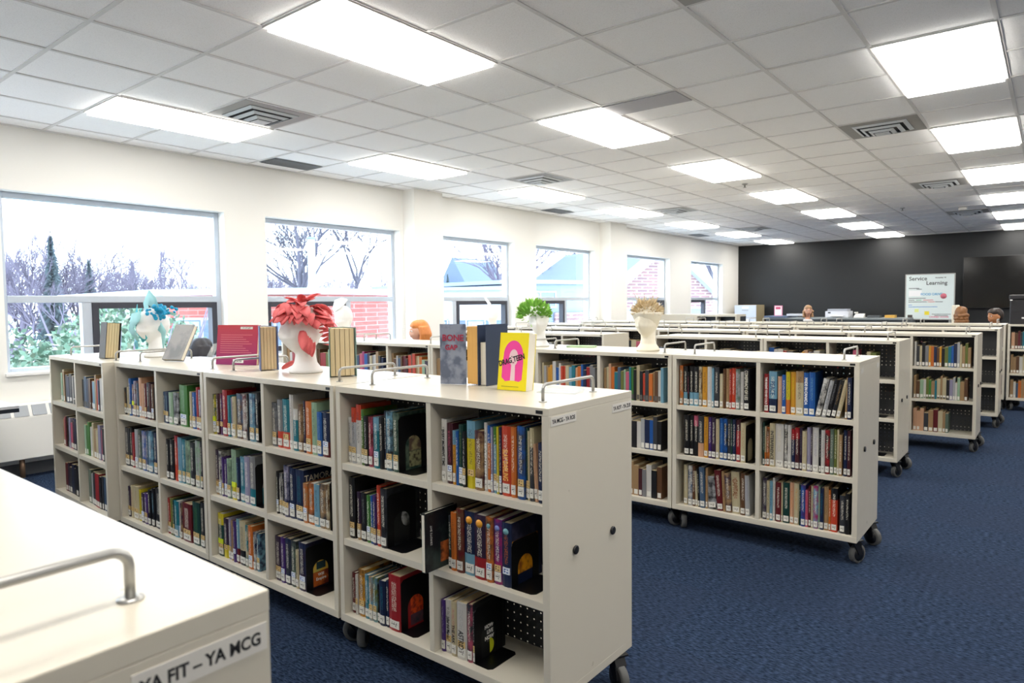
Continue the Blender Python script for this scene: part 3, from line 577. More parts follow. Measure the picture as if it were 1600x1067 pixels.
# order of pairs in BAYS keys: unit, level, side
BK = {}
for key, txt in BAYS.items():
    unit, lv, sd = key[:-2], key[-2], key[-1]
    ux, uy = UP[unit]; bx = ux+(.025 if sd == 'L' else L/2+.011); z = SZ[lv]
    items = [s.split(',') for s in txt.split()]
    prev_end = 0
    for i, (cs, off, th, hh, tl) in enumerate(items):
        off, th, hh, tl = float(off)/1000, float(th)/1000, float(hh)/1000, float(tl)
        nxt = float(items[i+1][1])/1000 if i+1 < len(items) else 9
        off = max(off, prev_end+.0008); th = max(.007, min(th, nxt-off-.0008) if nxt-off > .009 else .0075)
        if i == len(items)-1: th = min(th, .462-off)
        prev_end = off+th
        dep = rng.uniform(.135, .155) if hh < .2 else rng.uniform(.15, .17)
        wht = rng.random() < .45
        o = book(th, hh, dep, cover_mat(cs), m_pagew if wht else m_page)
        yy = uy+.028+rng.uniform(0, .007)
        a = radians(tl); dz = th*sin(a) if a > 0 else 0
        o.location = (bx+off + (0 if a >= 0 else 0), yy, z+dz+.0003); o.rotation_euler = (0, a, 0)
        cc = cs.split('/')
        tag(o, '%s book, %s from left, %s shelf, %s bay, %s' % (CN[cc[0]], ORD[i+1], LV[lv], SD[sd], UN[unit]), 'book', 'books on the %s shelf, %s bay, %s' % (LV[lv], SD[sd], UN[unit]))
        BK[(key, i)] = (o, th, hh, dep)
        if tl == '-6' or tl == 12: pass
        s0 = .006 if th > .012 else .003
        pr = min(.004, th*.2)
        if rng.random() < .92:
            s = MB().box(th*.12, th*.88, -pr-.0006, -pr*.3, s0+.004, s0+.034).obj('call_number_label', m_label, o)
        if unit != '2' and rng.random() < .55:
            MB().box(th*.14, th*.86, -pr-.0006, -pr*.3, s0+.036, s0+.058).obj('genre_label', m_genre if rng.random() < .75 else m_genre2, o)
for k, i in (('2aTL', 3), ('3TL', 0), ('3ML', 5), ('3BL', 0)):
    if (k, i) in BK:
        o, th, hh, dep = BK[(k, i)]; pr = min(.004, th*.2); MB().box(th*.1, th*.9, -pr-.0008, -pr*.3, .062, .085).obj('lime_label', m_lime, o)
def bookend(x, y, z, h_=.2, w_=.145, foot=.085, lab=''):
    o = empty('bookend', (x, y, z)); tag(o, lab, 'bookend', 'black metal bookends')
    pts = []; R_ = .012; aw = .04; ah = h_*.62
    # plate with an arched opening, built as two legs and a crown
    m_ = MB(); yc = w_/2
    out = [(0, 0, 0), (0, 0, h_-R_), (0, R_, h_), (0, w_-R_, h_), (0, w_, h_-R_), (0, w_, 0)]
    arch = [(0, yc+aw, 0.002)] + [(0, yc+aw*cos(t), ah-aw+aw*sin(t)) for t in [pi*k/10 for k in range(11)]] + [(0, yc-aw, .002)]
    m_.poly([(0, 0, 0), (0, 0, h_-R_), (0, R_, h_), (0, yc, h_), (0, yc, ah)] + [(0, yc-aw*sin(t), ah-aw+aw*cos(t)) for t in [pi/2*k/6 for k in range(1, 7)]] + [(0, yc-aw, 0)], (.0015, 0, 0))
    m_.poly([(0, w_, 0), (0, yc+aw, 0)] + [(0, yc+aw*cos(t), ah-aw+aw*sin(t)) for t in [pi/2*k/6 for k in range(0, 7)]] + [(0, yc, h_), (0, w_-R_, h_), (0, w_, h_-R_)], (.0015, 0, 0))
    m_.obj('upright', m_steel, o)
    MB().poly([(0, 0, 0), (foot-R_, 0, 0), (foot, R_, 0), (foot, w_-R_, 0), (foot-R_, w_, 0), (0, w_, 0)], (0, 0, .0015)).obj('foot', m_steel, o)
    CH[o] = list(o.children); return o
for key, h_, foot in (('4TL', .205, .08), ('4ML', .2, .09), ('4BL', .195, .075), ('4MR', .15, .09), ('4BR', .19, .07), ('3TL', .19, .05), ('3ML', .19, .06), ('3BR', .19, .08), ('2TL', .2, .035), ('2ML', .21, .04), ('2BR', .18, .008), ('2aTL', .19, .04), ('2aML', .19, .04), ('2aMR', .19, .04), ('3MR', .2, .035)):
    n_ = max(i for k, i in BK if k == key); o, th, hh, dep = BK[(key, n_)]
    unit, lv, sd = key[:-2], key[-2], key[-1]
    bookend(o.location.x+th+.0012, UP[unit][1]+.03, SZ[lv]+.0004, h_, .145, foot, 'black metal bookend on the %s shelf, %s bay, %s' % (LV[lv], SD[sd], UN[unit]))
# cover pictures on the outermost books
def plate(key, i, name, ya, yb, za, zb, m_, off=.0004, parent=None):
    o, th, hh, dep = BK[(key, i)]
    return MB().box(th+off-.0003, th+off, ya, yb, za, zb).obj(name, m_, parent or o)
def art(name, a, b, sc, lo=.45, k=6):
    m_, n = nmat(name, .4); tc = n.new('TexCoord'); n.l(n.mix(n.math('MULTIPLY', n.math('SUBTRACT', n.noise(tc.outputs['Object'], sc, 4), lo), k, True), lin(a), lin(b)), n.b.inputs['Base Color']); return m_
last = lambda k: max(i for kk, i in BK if kk == k)
plate('4TL', last('4TL'), 'cover_picture', .05, .12, .07, .2, art('skull_art', '5C4A40', 'A49A72', 30)); plate('4TL', last('4TL'), 'cover_picture', .05, .12, .01, .068, art('skull_art2', '8F8E6A', '3C3428', 60))
plate('4ML', last('4ML'), 'cover_picture', .02, .14, .01, .205, m_black)
o, th, hh, dep = BK[('4ML', last('4ML'))]
MB().lathe([(.001, 0), (.028, 0), (.028, .0003), (.001, .0003)], (th+.0004, .1, .1), 24, axis='x', sy=1.3).obj('cover_picture', art('grey_orb', '9A9A98', '4A4A4C', 40), o)
plate('4BL', last('4BL'), 'cover_picture', .05, .125, .05, .135, art('autumn_art', 'E0501C', '8A1C10', 50)); plate('4BL', last('4BL'), 'cover_picture', .05, .125, .008, .0495, art('dusk_art', '5A3A44', '32303C', 40))
plate('4MR', last('4MR'), 'cover_picture', .004, .14, .035, .15, art('flame_art', 'F0A21C', '8E4A12', 26)); plate('4MR', last('4MR'), 'cover_picture', .004, .14, .151, .205, art('night_art', '23233A', '3A3A52', 30))
# HOW LIVE NOW
i = last('4BR'); o, th, hh, dep = BK[('4BR', i)]
plate('4BR', i, 'cover_panel', .003, .15, .004, .184, m_black)
for s, zz, yy in (('HOW', .098, .068), ('LIVE', .078, .073), ('NOW', .058, .069)): text('title_lettering', s, .0185, m_white, o, (th+.0006, yy+.005, zz), (pi/2, 0, pi/2), .0002, .0009, 'CENTER', .95)
text('title_lettering', 'a novel', .008, mat('grey_print', '8A8A8A', .6), o, (th+.0006, .073, .05), (pi/2, 0, pi/2), .0001, 0, 'CENTER')
MB().poly([(th+.0004, (.076+.022*sin(t)), .034+.026*cos(t)) for t in [pi*k/14 for k in range(15)]][::-1], (.0004, 0, 0)).obj('lemon_picture', mat('lemon', 'D8DC28', .5), o)
for z_ in (.143, .138): MB().box(th+.0002, th+.0005, .05, .09, z_, z_+.0016).obj('cover_rule', mat('grey_print', '8A8A8A', .6), o)
# Will Empire and TAMORA covers
i = last('3BR'); o, th, hh, dep = BK[('3BR', i)]; plate('3BR', i, 'cover_panel', .003, .15, .004, .188, m_black)
text('title_lettering', 'Will\nEmpire', .018, m_white, o, (th+.001, .074, .05), (pi/2, 0, pi/2), .0002, .0003, 'CENTER')
plate('3BR', i, 'cover_picture', .035, .115, .07, .125, art('gold_arch', 'D8A63C', 'B8B45C', 20), .0006); plate('3BR', i, 'cover_picture', .052, .098, .08, .112, mat('mountain', '14323A', .5), .0009)
plate('3BR', i, 'cover_picture', .035, .115, .008, .069, art('rust_arch', 'B85A20', '7A2C14', 30), .0006)
o, th, hh, dep = BK[('3MR', 5)]
text('title_lettering', 'TAMORA', .038, mat('cream_print', 'D8D2C0', .5), o, (th+.0005, .004, .168), (pi/2, 0, pi/2), .0002, .0002, 'LEFT', .95)
def spine_text(key, i, body, m_, z0, z1, k=.62):
    o, th, hh, dep = BK[(key, i)]; t = text('title_lettering', body, th*k/.72, m_, o, (th*.5-th*k*.5, -min(.004, th*.2)-.0006, z1), (pi/2, pi/2, 0), .0002, .0003)
    xs = [v.co.x for v in t.data.vertices]; t.scale = ((z1-z0)/(max(xs)-min(xs)), 1, 1)
spine_text('2TL', 17, 'CONSPIRACY OF LIES', mat('cream_print', 'D8D2C0', .5), .06, .225)
spine_text('2BL', 11, 'CAPITAL', mat('brown_print', '7A4A20', .5), .1, .2)
spine_text('2TR', 7, 'MADE IN CANADA', m_white, .06, .205); spine_text('2TR', 1, 'PEACE', mat('navy_print', '24406A', .5), .1, .175); spine_text('2TR', 0, 'THE RIGHT TO BE COLD', m_white, .045, .195, .5)
spine_text('4TR', 0, 'EVERY MOMENT TIME', m_ink, .06, .185, .5); spine_text('4TR', 8, 'SEVENTEEN', m_white, .05, .16, .6)
spine_text('4TR', 14, 'SLAY DARLING', mat('gold_print', 'F0C060', .5), .05, .15, .6)
spine_text('4BR', 1, 'Juliet the Maniac', m_ink, .05, .13, .5); spine_text('4BR', 2, 'THE ARK', m_ink, .045, .11, .5); spine_text('4BR', 3, 'ASTRID', m_ink, .035, .1, .55)
spine_text('2MR', 3, 'INTERFERENCE', m_ink, .04, .2, .6)
# round badges and a leaning picture-cover book sticking out of the shelf
for i, c_ in ((3, 'E8A030'), (4, 'E8A030'), (5, '6FA0A8'), (6, '7A86C0'), (7, '6FA0A8')):
    o, th, hh, dep = BK[('4MR', i)]; MB().lathe([(.001, -.0052), (th*.28, -.0052), (th*.28, -.003), (.001, -.003)], (th/2, 0, hh-.028), 16, axis='y').obj('round_badge', mat('badge'+c_, c_, .5), o)
o = book(.018, .205, .155, art('night_story', '14161C', '33403C', 14), m_pagew, roundsp=False)
o.rotation_euler = (0, 0, 0); o.location = (-1.658, 1.5795, SZ['M']+.0004)
tag(o, 'dark picture-cover book with teal edge sticking out past the middle shelf', 'book')
MB().box(.0184, .0188, .07, .15, .02, .09).obj('cover_picture', art('flame2', 'C86A34', '4A2A20', 30), o); MB().box(-.0006, 0.0, .0, .12, .0, .165).obj('teal_board', mat('teal_board', '3AA0A0', .5), o)
MB().box(.0026, .0154, -.0026, -.0024, .003, .2).obj('page_edge', m_pagew, o)
text('title_lettering', 'THE STORIES', .012, m_white, o, (.0186, .03, .16), (pi, pi/2, 0), .0002)

# ---- every other book: too many and too small to stand alone
m_ = MB(); SM = []; SI = {}
def cidx(c_):
    if c_ not in SI: SI[c_] = len(SM); SM.append(cover_flat(c_))
    return SI[c_]
def cover_flat(c_):
    m_ = mat('shelf_cover_'+c_, PAL[c_], .45); m_.node_tree.nodes['Principled BSDF'].inputs['Base Color'].default_value = dk(PAL[c_]); return m_
SM.append(m_page); SM.append(m_label)
def fill(x0, x1, y, z, cols, hlo, hhi, T=None, full=1.0):
    """books between x0 and x1; cols cycles through colour codes"""
    x = x0; i = 0; cl = cols.split()
    tot = len(cl); span = (x1-x0)*full; wts = [rng.uniform(.7, 1.4) for _ in cl]; k = span/sum(wts)
    for c_, w_ in zip(cl, wts):
        t = w_*k; h_ = rng.uniform(hlo, hhi); dp = .16; ya = y+rng.uniform(0, .008)
        if c_ == '_': x += t; continue
        m_.box(x+.0005, x+t-.0005, ya, ya+dp, z, z+h_-.003, cidx(c_), T); m_.box(x+.003, x+t-.003, ya+.003, ya+dp-.003, z+h_-.003, z+h_-.0015, 0, T)
        if rng.random() < .8: m_.box(x+t*.15, x+t*.85, ya-.0008, ya, z+.008, z+.038, 1, T)
        x += t
def bayfill(ux, uy, sd, lv, cols, full=.93, hlo=.17, hhi=.225, T=None, st=.01):
    bx = ux+(.025 if sd == 'L' else L/2+.011)+st; fill(bx, bx+.47-2*st, uy+.03, SZ[lv]+.0003, cols, hlo, hhi, T, full)
T4 = Matrix.Translation((-4.255-L*cos(.05), 1.575+L*sin(.05), 0)) @ Matrix.Rotation(-.05, 4, 'Z')
for sd, lv, cs, st in (('L', 'T', 'lg cr tn dgy nv dgy wh bk', .08), ('R', 'T', 'bk sb nv br dr lb tn ro nv wh nv bk', .02), ('L', 'M', 'tn pk dr bk br lv pk mr nv bk', .08), ('R', 'M', 'lg gn gn wh cr tn cr lv pk dgy gg bk', .03), ('L', 'B', 'dr pl dgy nv bk bk', .1), ('R', 'B', 'gg lgy dgy rd rd bk dgy sb bk', .05)):
    bayfill(0, 0, sd, lv, cs, .95, .17, .215, T4, st)
R2 = -1.775-1.02
bayfill(R2, 3.76, 'L', 'T', 'cr lgy tn gd gd wh bl wh ro ro cr lb tl pc or bl nv rd gy gy', .95)
bayfill(R2, 3.76, 'R', 'T', 'tn cr pc or tl sb ol lg pk tl gn bk cr bk ro dgy or tn br wh lb', .93)
bayfill(R2, 3.76, 'L', 'M', 'wh cr bk nv bl tn wh', .9); bayfill(R2, 3.76, 'R', 'M', 'or tn wh cr nv wh bk wh lgy nv bl dgy bk', .9); bayfill(R2, 3.76, 'R', 'B', 'tn pk dr cr nv bk tn tn mr gy wh bk br', .9)
bayfill(R2-1.02, 3.76, 'L', 'T', 'tn pk dr bk wh lgy tn', .9); bayfill(R2-1.02, 3.76, 'R', 'T', 'tn lg dg ol or gd tn lg gg gn wh tn', .93)
bayfill(R2-2.04, 3.76, 'L', 'T', 'lv sb pk mg bl pl cr lgy wh tn bk nv', .85); bayfill(R2-2.04, 3.76, 'R', 'T', 'tn br lgy sb br dr mr ro br ro tn cr or lg pl', .95)
bayfill(R2-3.06, 3.76, 'L', 'T', 'tn wh rd', .3); bayfill(R2-3.06, 3.76, 'R', 'T', 'br rd rd ol lg or ro wh sb pk', .95)
for k, (a, b) in enumerate((('bk sb nv br tn tn wh lgy rd ro tn pc wh pc tn yl lv bl', 'bl nv lg wh cr rd pk wh gy dgy bk gd gd lv pc ro wh tn'), ('sb nv dgy gy tn cr lb nv sb', 'tn pc tn wh nv tn rd'))):
    ux = -1.925-k*1.02
    bayfill(ux, 5.84, 'L', 'T', b if k == 0 else a, .95, .15, .2); bayfill(ux, 5.84, 'R', 'T', 'mr rd lb lb tn tn br dr bk' if k == 0 else a, .6 if k == 0 else .95, .15, .2)
bayfill(-1.925, 5.84, 'L', 'T', 'bl wh wh rd dgy gn gd pc br wh', .9)
for ux in (-3.5-L, -3.5-2*L-.01):
    bayfill(ux, 5.86, 'L', 'T', 'bk wh lgy bk wh dgy lgy wh', .8); bayfill(ux, 5.86, 'R', 'T', 'lgy lg ol lgy pk lv lg mg pk pk br or', .95, .13, .18)
fx = -1.925+L/2+.011
m_.box(fx+.27, fx+.295, 5.87, 6.03, SZ['T']+.0003, .97, cidx('cr')); m_.box(fx+.296, fx+.335, 5.87, 6.03, SZ['T']+.0003, .965, cidx('ol')); m_.box(fx+.17, fx+.2, 5.87, 6.03, SZ['T']+.0003, .98, cidx('pk'))
m_.box(fx+.2, fx+.3, 5.87, 6.03, SZ['M']+.0003, .67, cidx('cr')); m_.box(fx+.2, fx+.27, 5.87, 6.03, SZ['B']+.0003, .35, cidx('mr'))
U = -.52-L
bayfill(U, 7.22, 'R', 'T', 'wh dgy cr bk gy gd or nv br gd bk ol tl bl nv lgy cr tn ol tn', .97, .17, .23); bayfill(U, 7.22, 'R', 'M', 'tn br lg wh ol gn tn tl cr tn cr bk lv lgy wh lg tn br', .93, .16, .22)
bayfill(U, 7.22, 'R', 'B', 'pc pc pc dgy tn dr cr tn gg', .62, .17, .21)
bayfill(U, 7.22, 'L', 'T', 'wh tn br tn cr dgy wh tn dr cr bk tn', .95); bayfill(U, 7.22, 'L', 'M', 'wh tn br tn cr dgy wh tn dr cr bk tn', .95)
for k in range(1, 6): bayfill(U-k*1.03, 7.22, 'L', 'T', 'wh tn bk cr pk tn lgy mr', .9, .15, .2); bayfill(U-k*1.03, 7.22, 'R', 'T', 'wh tn bk cr pk tn lgy mr', .9, .15, .2)
V = -.44-L
bayfill(V, 8.75, 'L', 'T', 'wh tn bk cr pk tn lgy mr', .9); bayfill(V, 8.75, 'L', 'M', 'wh tn bk cr pk tn lgy mr', .9)
for lv, cs in (('T', 'pc br dr dgy tl tl wh wh tn or br ol tn wh pk dgy'), ('M', 'tn tn br wh cr tn br cr tn dgy tn pc tn wh br tn'), ('B', 'tn wh sb or tn or br dgy tn tn pc rd pc br')):
    bayfill(-.44, 10.3, 'L', lv, cs, .97, .18, .23); bayfill(-.44, 10.3, 'R', lv, cs, .9, .18, .23)
so = m_.obj('shelved_books', SM); tag(so, 'rows of small distant books filling the far shelves and the window end', 'books', kind='stuff')
for x, y, z, l in ((-.44-L+.52+.05, 8.8, SZ['T'], 'top'), (-.44-L+.52+.05, 8.8, SZ['M'], 'middle'), (-.44-L+.52+.05, 8.8, SZ['B'], 'bottom')):
    bookend(x+.22, y, z+.0004, .16, .14, .08, 'black bookend alone on the empty %s shelf of the fifth row' % l)
bookend(fx+.305, 5.88, SZ['M']+.0004, .13, .14, .1, 'black bookend beside a cream book, third row middle shelf by the aisle')
bookend(fx+.28, 5.88, SZ['B']+.0004, .12, .14, .12, 'black bookend on the bottom shelf, third row by the aisle')

# ------------------------------------------------------------------ styrofoam heads
m_foam = mat('white_foam', 'EEEDEB', .7); m_cream = mat('cream_foam', 'E6DFCC', .7)
def head_shape(mb, c, s=1.0, face=Vector((0, -1, 0)), mi=0, neck=True, base=True):
    """abstract mannequin head, chin at c.z+.1*s ; face direction horizontal"""
    fx = Vector((face.x, face.y, 0)).normalized(); sx = Vector((-fx.y, fx.x, 0)); Z = Vector((0, 0, 1)); c = Vector(c)
    n, k = 24, 18; b0 = len(mb.v); cen = c + Z*.2*s
    for i in range(k+1):
        ph = pi*i/k
        for j in range(n):
            t = 2*pi*j/n; dx, dy, dz = sin(ph)*sin(t), sin(ph)*cos(t), cos(ph)
            rx, ry, rz = .076, .096, .115
            if dz < 0: rx *= 1-.34*(-dz)**1.3; ry *= 1-.2*(-dz)
            y_ = dy*ry + (.012 if dz < -.3 and dy > 0 else 0)
            nose = math.exp(-((dx/.16)**2))*max(0, dy)*(math.exp(-(((dz+.22)/.16)**2))*.022 + math.exp(-(((dz-.02)/.14)**2))*.006)
            eye = -.008*math.exp(-(((abs(dx)-.38)/.16)**2 + ((dz-.02)/.13)**2))*(dy > 0)
            lip = .006*math.exp(-((dx/.26)**2+((dz+.52)/.07)**2))*(dy > 0)
            mb.v.append(tuple(cen + (sx*dx*rx + fx*(y_+nose+eye+lip) + Z*dz*rz)*s))
    for i in range(k):
        for j in range(n):
            a = b0+i*n+j; b = b0+i*n+(j+1) % n
            mb.f.append((a, a+n, b+n, b)); mb.m.append(mi); mb.sm.append(True)
    if neck:
        q = c - fx*.012*s
        mb.lathe([(.075*s, 0), (.078*s, .008*s), (.07*s, .02*s), (.052*s, .045*s), (.046*s, .075*s), (.047*s, .12*s), (.05*s, .17*s)] if base else [(.055*s, 0), (.05*s, .12*s), (.05*s, .17*s)], q, 24, mi)
def bust(name, x, y, ang, m, label, s=1.0, z=ZT+.0005, cat='mannequin head'):
    o = empty(name, (x, y, z), 0); tag(o, label, cat); mb = MB(); head_shape(mb, (0, 0, 0), s, Vector((cos(ang), sin(ang), 0))); remeshed('head', mb, m, o, .005, 2); return o
def ribbon(mb, pts, ws, mi=0, side=None, curl=.3):
    pts = [Vector(p) for p in pts]; b = len(mb.v); n = len(pts); side = side or Vector((0, 0, 1))
    for i, p in enumerate(pts):
        t = (pts[min(i+1, n-1)]-pts[max(i-1, 0)]).normalized(); a = t.cross(side).normalized(); u = a.cross(t)
        w_ = ws[i]; mb.v += [tuple(p-a*w_+u*w_*curl), tuple(p), tuple(p+a*w_+u*w_*curl)]
    for i in range(n-1):
        for k in (0, 1): q = b+i*3+k; mb.f.append((q, q+1, q+4, q+3)); mb.m.append(mi); mb.sm.append(True)
def solid(o, t=.0012):
    s_ = o.modifiers.new('t', 'SOLIDIFY'); s_.thickness = t; return o
# coral petals head
o = bust('mannequin_head', -2.76, 1.885, -1.9, m_foam, 'white foam head with coral pink petal hair on the front row', 1.02)
m_coral, n = nmat('coral_crepe', .75); tc = n.new('TexCoord'); n.l(n.mix(n.noise(tc.outputs['Object'], 30), lin('F0807C'), lin('D9555E')), n.b.inputs['Base Color'])
rng = random.Random(3)
def petal(mb, p, dr, ln, w_, droop):
    p = Vector(p); dr = Vector(dr).normalized(); pts = []; ws = []
    for i in range(7):
        t = i/6; pts.append(p+dr*ln*t+Vector((0, 0, -droop*t*t))); ws.append(w_*sin(pi*min(1, .12+t*.86))**.7)
    ribbon(mb, pts, ws, 0, Vector((rng.uniform(-.4, .4), rng.uniform(-.4, .4), 1)), rng.uniform(-.5, .5))
for k in range(95):
    a = rng.uniform(0, 2*pi); e = rng.uniform(-.05, 1.0); v = Vector((cos(a)*cos(e)*.078, sin(a)*cos(e)*.09, sin(e)*.1))
    p = Vector((0, .0, .232))+v
    if not (v.y < -.03 and e < .3):
        mb = MB(); t_ = Vector((v.x, v.y, .02)).normalized(); petal(mb, p, t_+Vector((rng.uniform(-.5, .5), rng.uniform(-.5, .5), .1)), rng.uniform(.05, .085), .027, .06); solid(mb.obj('petal', m_coral, o))
for k in range(13):
    a = k*.49+.3; mb = MB(); petal(mb, (cos(a)*.012, sin(a)*.012, .325), (cos(a), sin(a), rng.uniform(.2, 1.1)), rng.uniform(.07, .11), .02, .02); solid(mb.obj('petal', m_coral, o))
for k in range(9):
    mb = MB(); petal(mb, (.06+.008*k, .03, .27-.017*k), (1, .2, rng.uniform(-.1, .5)), rng.uniform(.08, .12), .02, .02); solid(mb.obj('petal', m_coral, o))
for k in range(7):
    mb = MB(); petal(mb, (.07-.006*k, -.05+.012*k, .2-.006*k), (.5, -.3, -1), .09, .02, .01); solid(mb.obj('petal', m_coral, o))
mb = MB(); petal(mb, (-.045, -.02, .055), (-1, -.15, -.62), .09, .03, -.002); solid(mb.obj('fallen_petal', m_coral, o))
# teal feathered head
o = bust('mannequin_head', -4.46, 1.96, -1.6, m_foam, 'white foam head with teal fins and blue curls at the window end', 1.0)
m_teal = mat('teal_film', '38B4C4', .4); m_aqua = mat('aqua_gauze', 'A6DDE0', .6); m_cyan = mat('bright_blue_curl', '0E9CC8', .5)
for pts, ws, m_ in (([(-.06, -.04, .12), (-.14, -.03, .17), (-.17, -.02, .26), (-.165, 0, .31)], [.01, .035, .022, .003], m_teal), ([(.02, -.06, .11), (-.02, -.08, .18), (-.05, -.08, .26), (-.085, -.06, .335)], [.03, .03, .02, .002], m_teal),
                  ([(-.06, -.07, .1), (-.1, -.08, .17), (-.06, -.09, .23), (.03, -.09, .26)], [.01, .05, .055, .03], m_aqua), ([(-.02, -.02, .27), (-.03, -.02, .33), (.01, -.02, .375), (.06, -.02, .35), (.07, 0, .3)], [.03, .045, .05, .04, .02], m_aqua),
                  ([(-.14, -.04, .15), (-.1, -.07, .1), (-.06, -.08, .07), (-.03, -.09, .06)], [.012, .018, .02, .006], m_teal), ([(.08, .0, .2), (.12, .01, .16), (.11, .01, .1), (.12, 0, .06)], [.03, .03, .02, .008], m_aqua)):
    mb = MB(); ribbon(mb, pts, ws, 0, Vector((0, -1, .2)), .25); solid(mb.obj('feather_fin', m_, o), .0015)
mb = MB()
for k in range(60):
    q = Vector((rng.gauss(.085, .04), rng.gauss(0, .03), rng.gauss(.285, .02))); mb.ball(q, rng.uniform(.008, .016), 0, 6, 4)
remeshed('blue_curls', mb, m_cyan, o, .005, 1)
# white heads
o = bust('mannequin_head', -5.22, 4.02, -1.4, m_foam, 'plain white foam head with folded paper cap behind the green open book', 1.0)
mb = MB(); ribbon(mb, [(-.09, -.04, .25), (-.04, -.05, .31), (.03, -.03, .34), (.06, 0, .37)], [.05, .07, .06, .01], 0, Vector((0, -1, .5)), .2); solid(mb.obj('paper_cap', m_foam, o), .002)
o = bust('mannequin_head', -5.17, 6.12, -1.3, m_foam, 'white foam head with a twisted paper spike in the third row', .95)
MB().tube([(-.03, 0, .27), (-.05, 0, .33), (-.09, 0, .37), (-.12, 0, .42)], [.03, .018, .014, .004], 8).obj('paper_spike', m_foam, o)
# green tissue head
o = bust('mannequin_head', -2.95, 4.02, -1.1, m_foam, 'white foam head with leafy lime green tissue hair on the second row', 1.0)
m_lgreen, n = nmat('lime_tissue', .7); tc = n.new('TexCoord'); n.l(n.mix(n.noise(tc.outputs['Object'], 40), lin('A8D468'), lin('6FAE3E')), n.b.inputs['Base Color'])
mb = MB()
for k in range(420):
    v = Vector((rng.gauss(0, 1), rng.gauss(0, 1), abs(rng.gauss(0, 1))*.9-.25)).normalized(); q = Vector((-.03, -.02, .235))+Vector((v.x*.1, v.y*.09, v.z*.075)); tip = q+v*rng.uniform(.025, .05)+Vector((0, 0, .01))
    sd_ = v.cross(Vector((rng.uniform(-1, 1), rng.uniform(-1, 1), 1))).normalized()*.012
    mb.face([q-sd_*.5, (q+tip)/2-sd_, tip, (q+tip)/2+sd_, q+sd_*.5])
tag(mb.obj('tissue_leaves', m_lgreen, o), 'lime green tissue leaves')
# cream head with dried flowers
o = bust('mannequin_head', -2.055, 3.98, -1.6, m_cream, 'cream foam head crowned with dried straw flowers on the second row', 1.0)
m_straw, n = nmat('straw_flower', .8); tc = n.new('TexCoord'); n.l(n.mix(n.noise(tc.outputs['Object'], 50), lin('E8DCC0'), lin('C2A46C')), n.b.inputs['Base Color'])
mb = MB()
for k in range(520):
    a = rng.uniform(0, 2*pi); e = rng.uniform(-.15, 1.3); v = Vector((cos(a)*cos(e), sin(a)*cos(e), sin(e))); q = Vector((0, 0, .245))+Vector((v.x*.083, v.y*.09, v.z*.065)); tip = q+(v+Vector((rng.uniform(-.6, .6), rng.uniform(-.6, .6), rng.uniform(-.2, .6)))).normalized()*rng.uniform(.015, .045)
    sd_ = v.cross(Vector((rng.uniform(-1, 1), rng.uniform(-1, 1), .3))).normalized()*.006
    mb.face([q-sd_, tip, q+sd_])
for k in range(9):
    a = k*.7; mb.tube([(cos(a)*.04, sin(a)*.04, .28), (cos(a)*.07, sin(a)*.06, .34), (cos(a)*.1, sin(a)*.08, .35+.05*(k % 3)/2)], [.003, .002, .001], 4)
mb.obj('dried_flowers', m_straw, o)
MB().lathe([(.055, .14), (.1, .235), (.104, .25), (.098, .25), (.05, .15)], (0, 0, 0), 24).obj('paper_collar', m_cream, o)

# ------------------------------------------------------------------ display books standing on the front row
def standing(x, y, rz, w_, h_, t, m_cover, label, openness=0, pages=m_page, lean=0, name='book', z=ZT):
    """closed or part-open book standing upright; local x = along the fore edge width, spine at y=0 side, opens toward +y"""
    o = empty(name, (x, y, z+.0008), rz); tag(o, label, 'book', None)
    o.rotation_euler = (lean, 0, rz)
    return o
def open_book(x, y, rz, w_, h_, th, m1, label, a1, a2, pages=m_page, lean=0, seed=1, ins=.004):
    """boards hinge at the local origin; board angles a1 and a2 (radians) in plan, page fan between"""
    o = empty('book', (x, y, ZT+.0008), rz); tag(o, label, 'book', 'books standing on the front row top'); o.rotation_euler = (0, lean, rz)
    r_ = random.Random(seed)
    def board(a, off, nm, m_, tt=.003, ww=w_, hh=h_, zz=0):
        T = Matrix.Translation((off, 0, 0)) @ Matrix.Rotation(a, 4, 'Z'); return MB().box(0, ww, -tt/2, tt/2, zz, zz+hh, T=T).obj(nm, m_, o)
    board(a1, 0, 'front_board', m1); board(a2, th, 'back_board', m1)
    MB().box(0, th, -.003, 0, 0, h_).obj('spine', m1, o)
    m_ = MB(); n_ = 16; b = len(m_.v)
    f = lambda t: a1+(a2-a1)*t
    k = 5
    P = []
    for i in range(k+1):
        t = i/k; ta = .04+.92*t; a = f(ta); q = Vector((th*ta, .002, 0)); P.append((q, q+Vector((cos(a), sin(a), 0))*(w_-.006)))
    for i in range(k):
        g = .12 if a2 != a1 else 0
        (p0, p1), (q0, q1) = P[i], P[i+1]; q1 = q1+(p1-q1)*g
        m_.poly([p0+Vector((0, 0, ins)), p1+Vector((0, 0, ins)), q1+Vector((0, 0, ins)), q0+Vector((0, 0, ins))], (0, 0, h_-2*ins))
    m_.obj('page_block', pages, o); return o
m_blackc = mat('black_cover', '1E1E20', .4); m_gcov = mat('grey_green_cover', '7E968E', .5); m_bcov = mat('blue_grey_cover', '5A6A96', .5)
# black book, half open, fore edge toward the viewer
o = open_book(-4.69, 1.72, 1.68, .13, .225, .03, m_blackc, 'black hardcover fanned half open at the window end of the front row', -pi/2-.22, -pi/2+.22, lean=.1, seed=2)
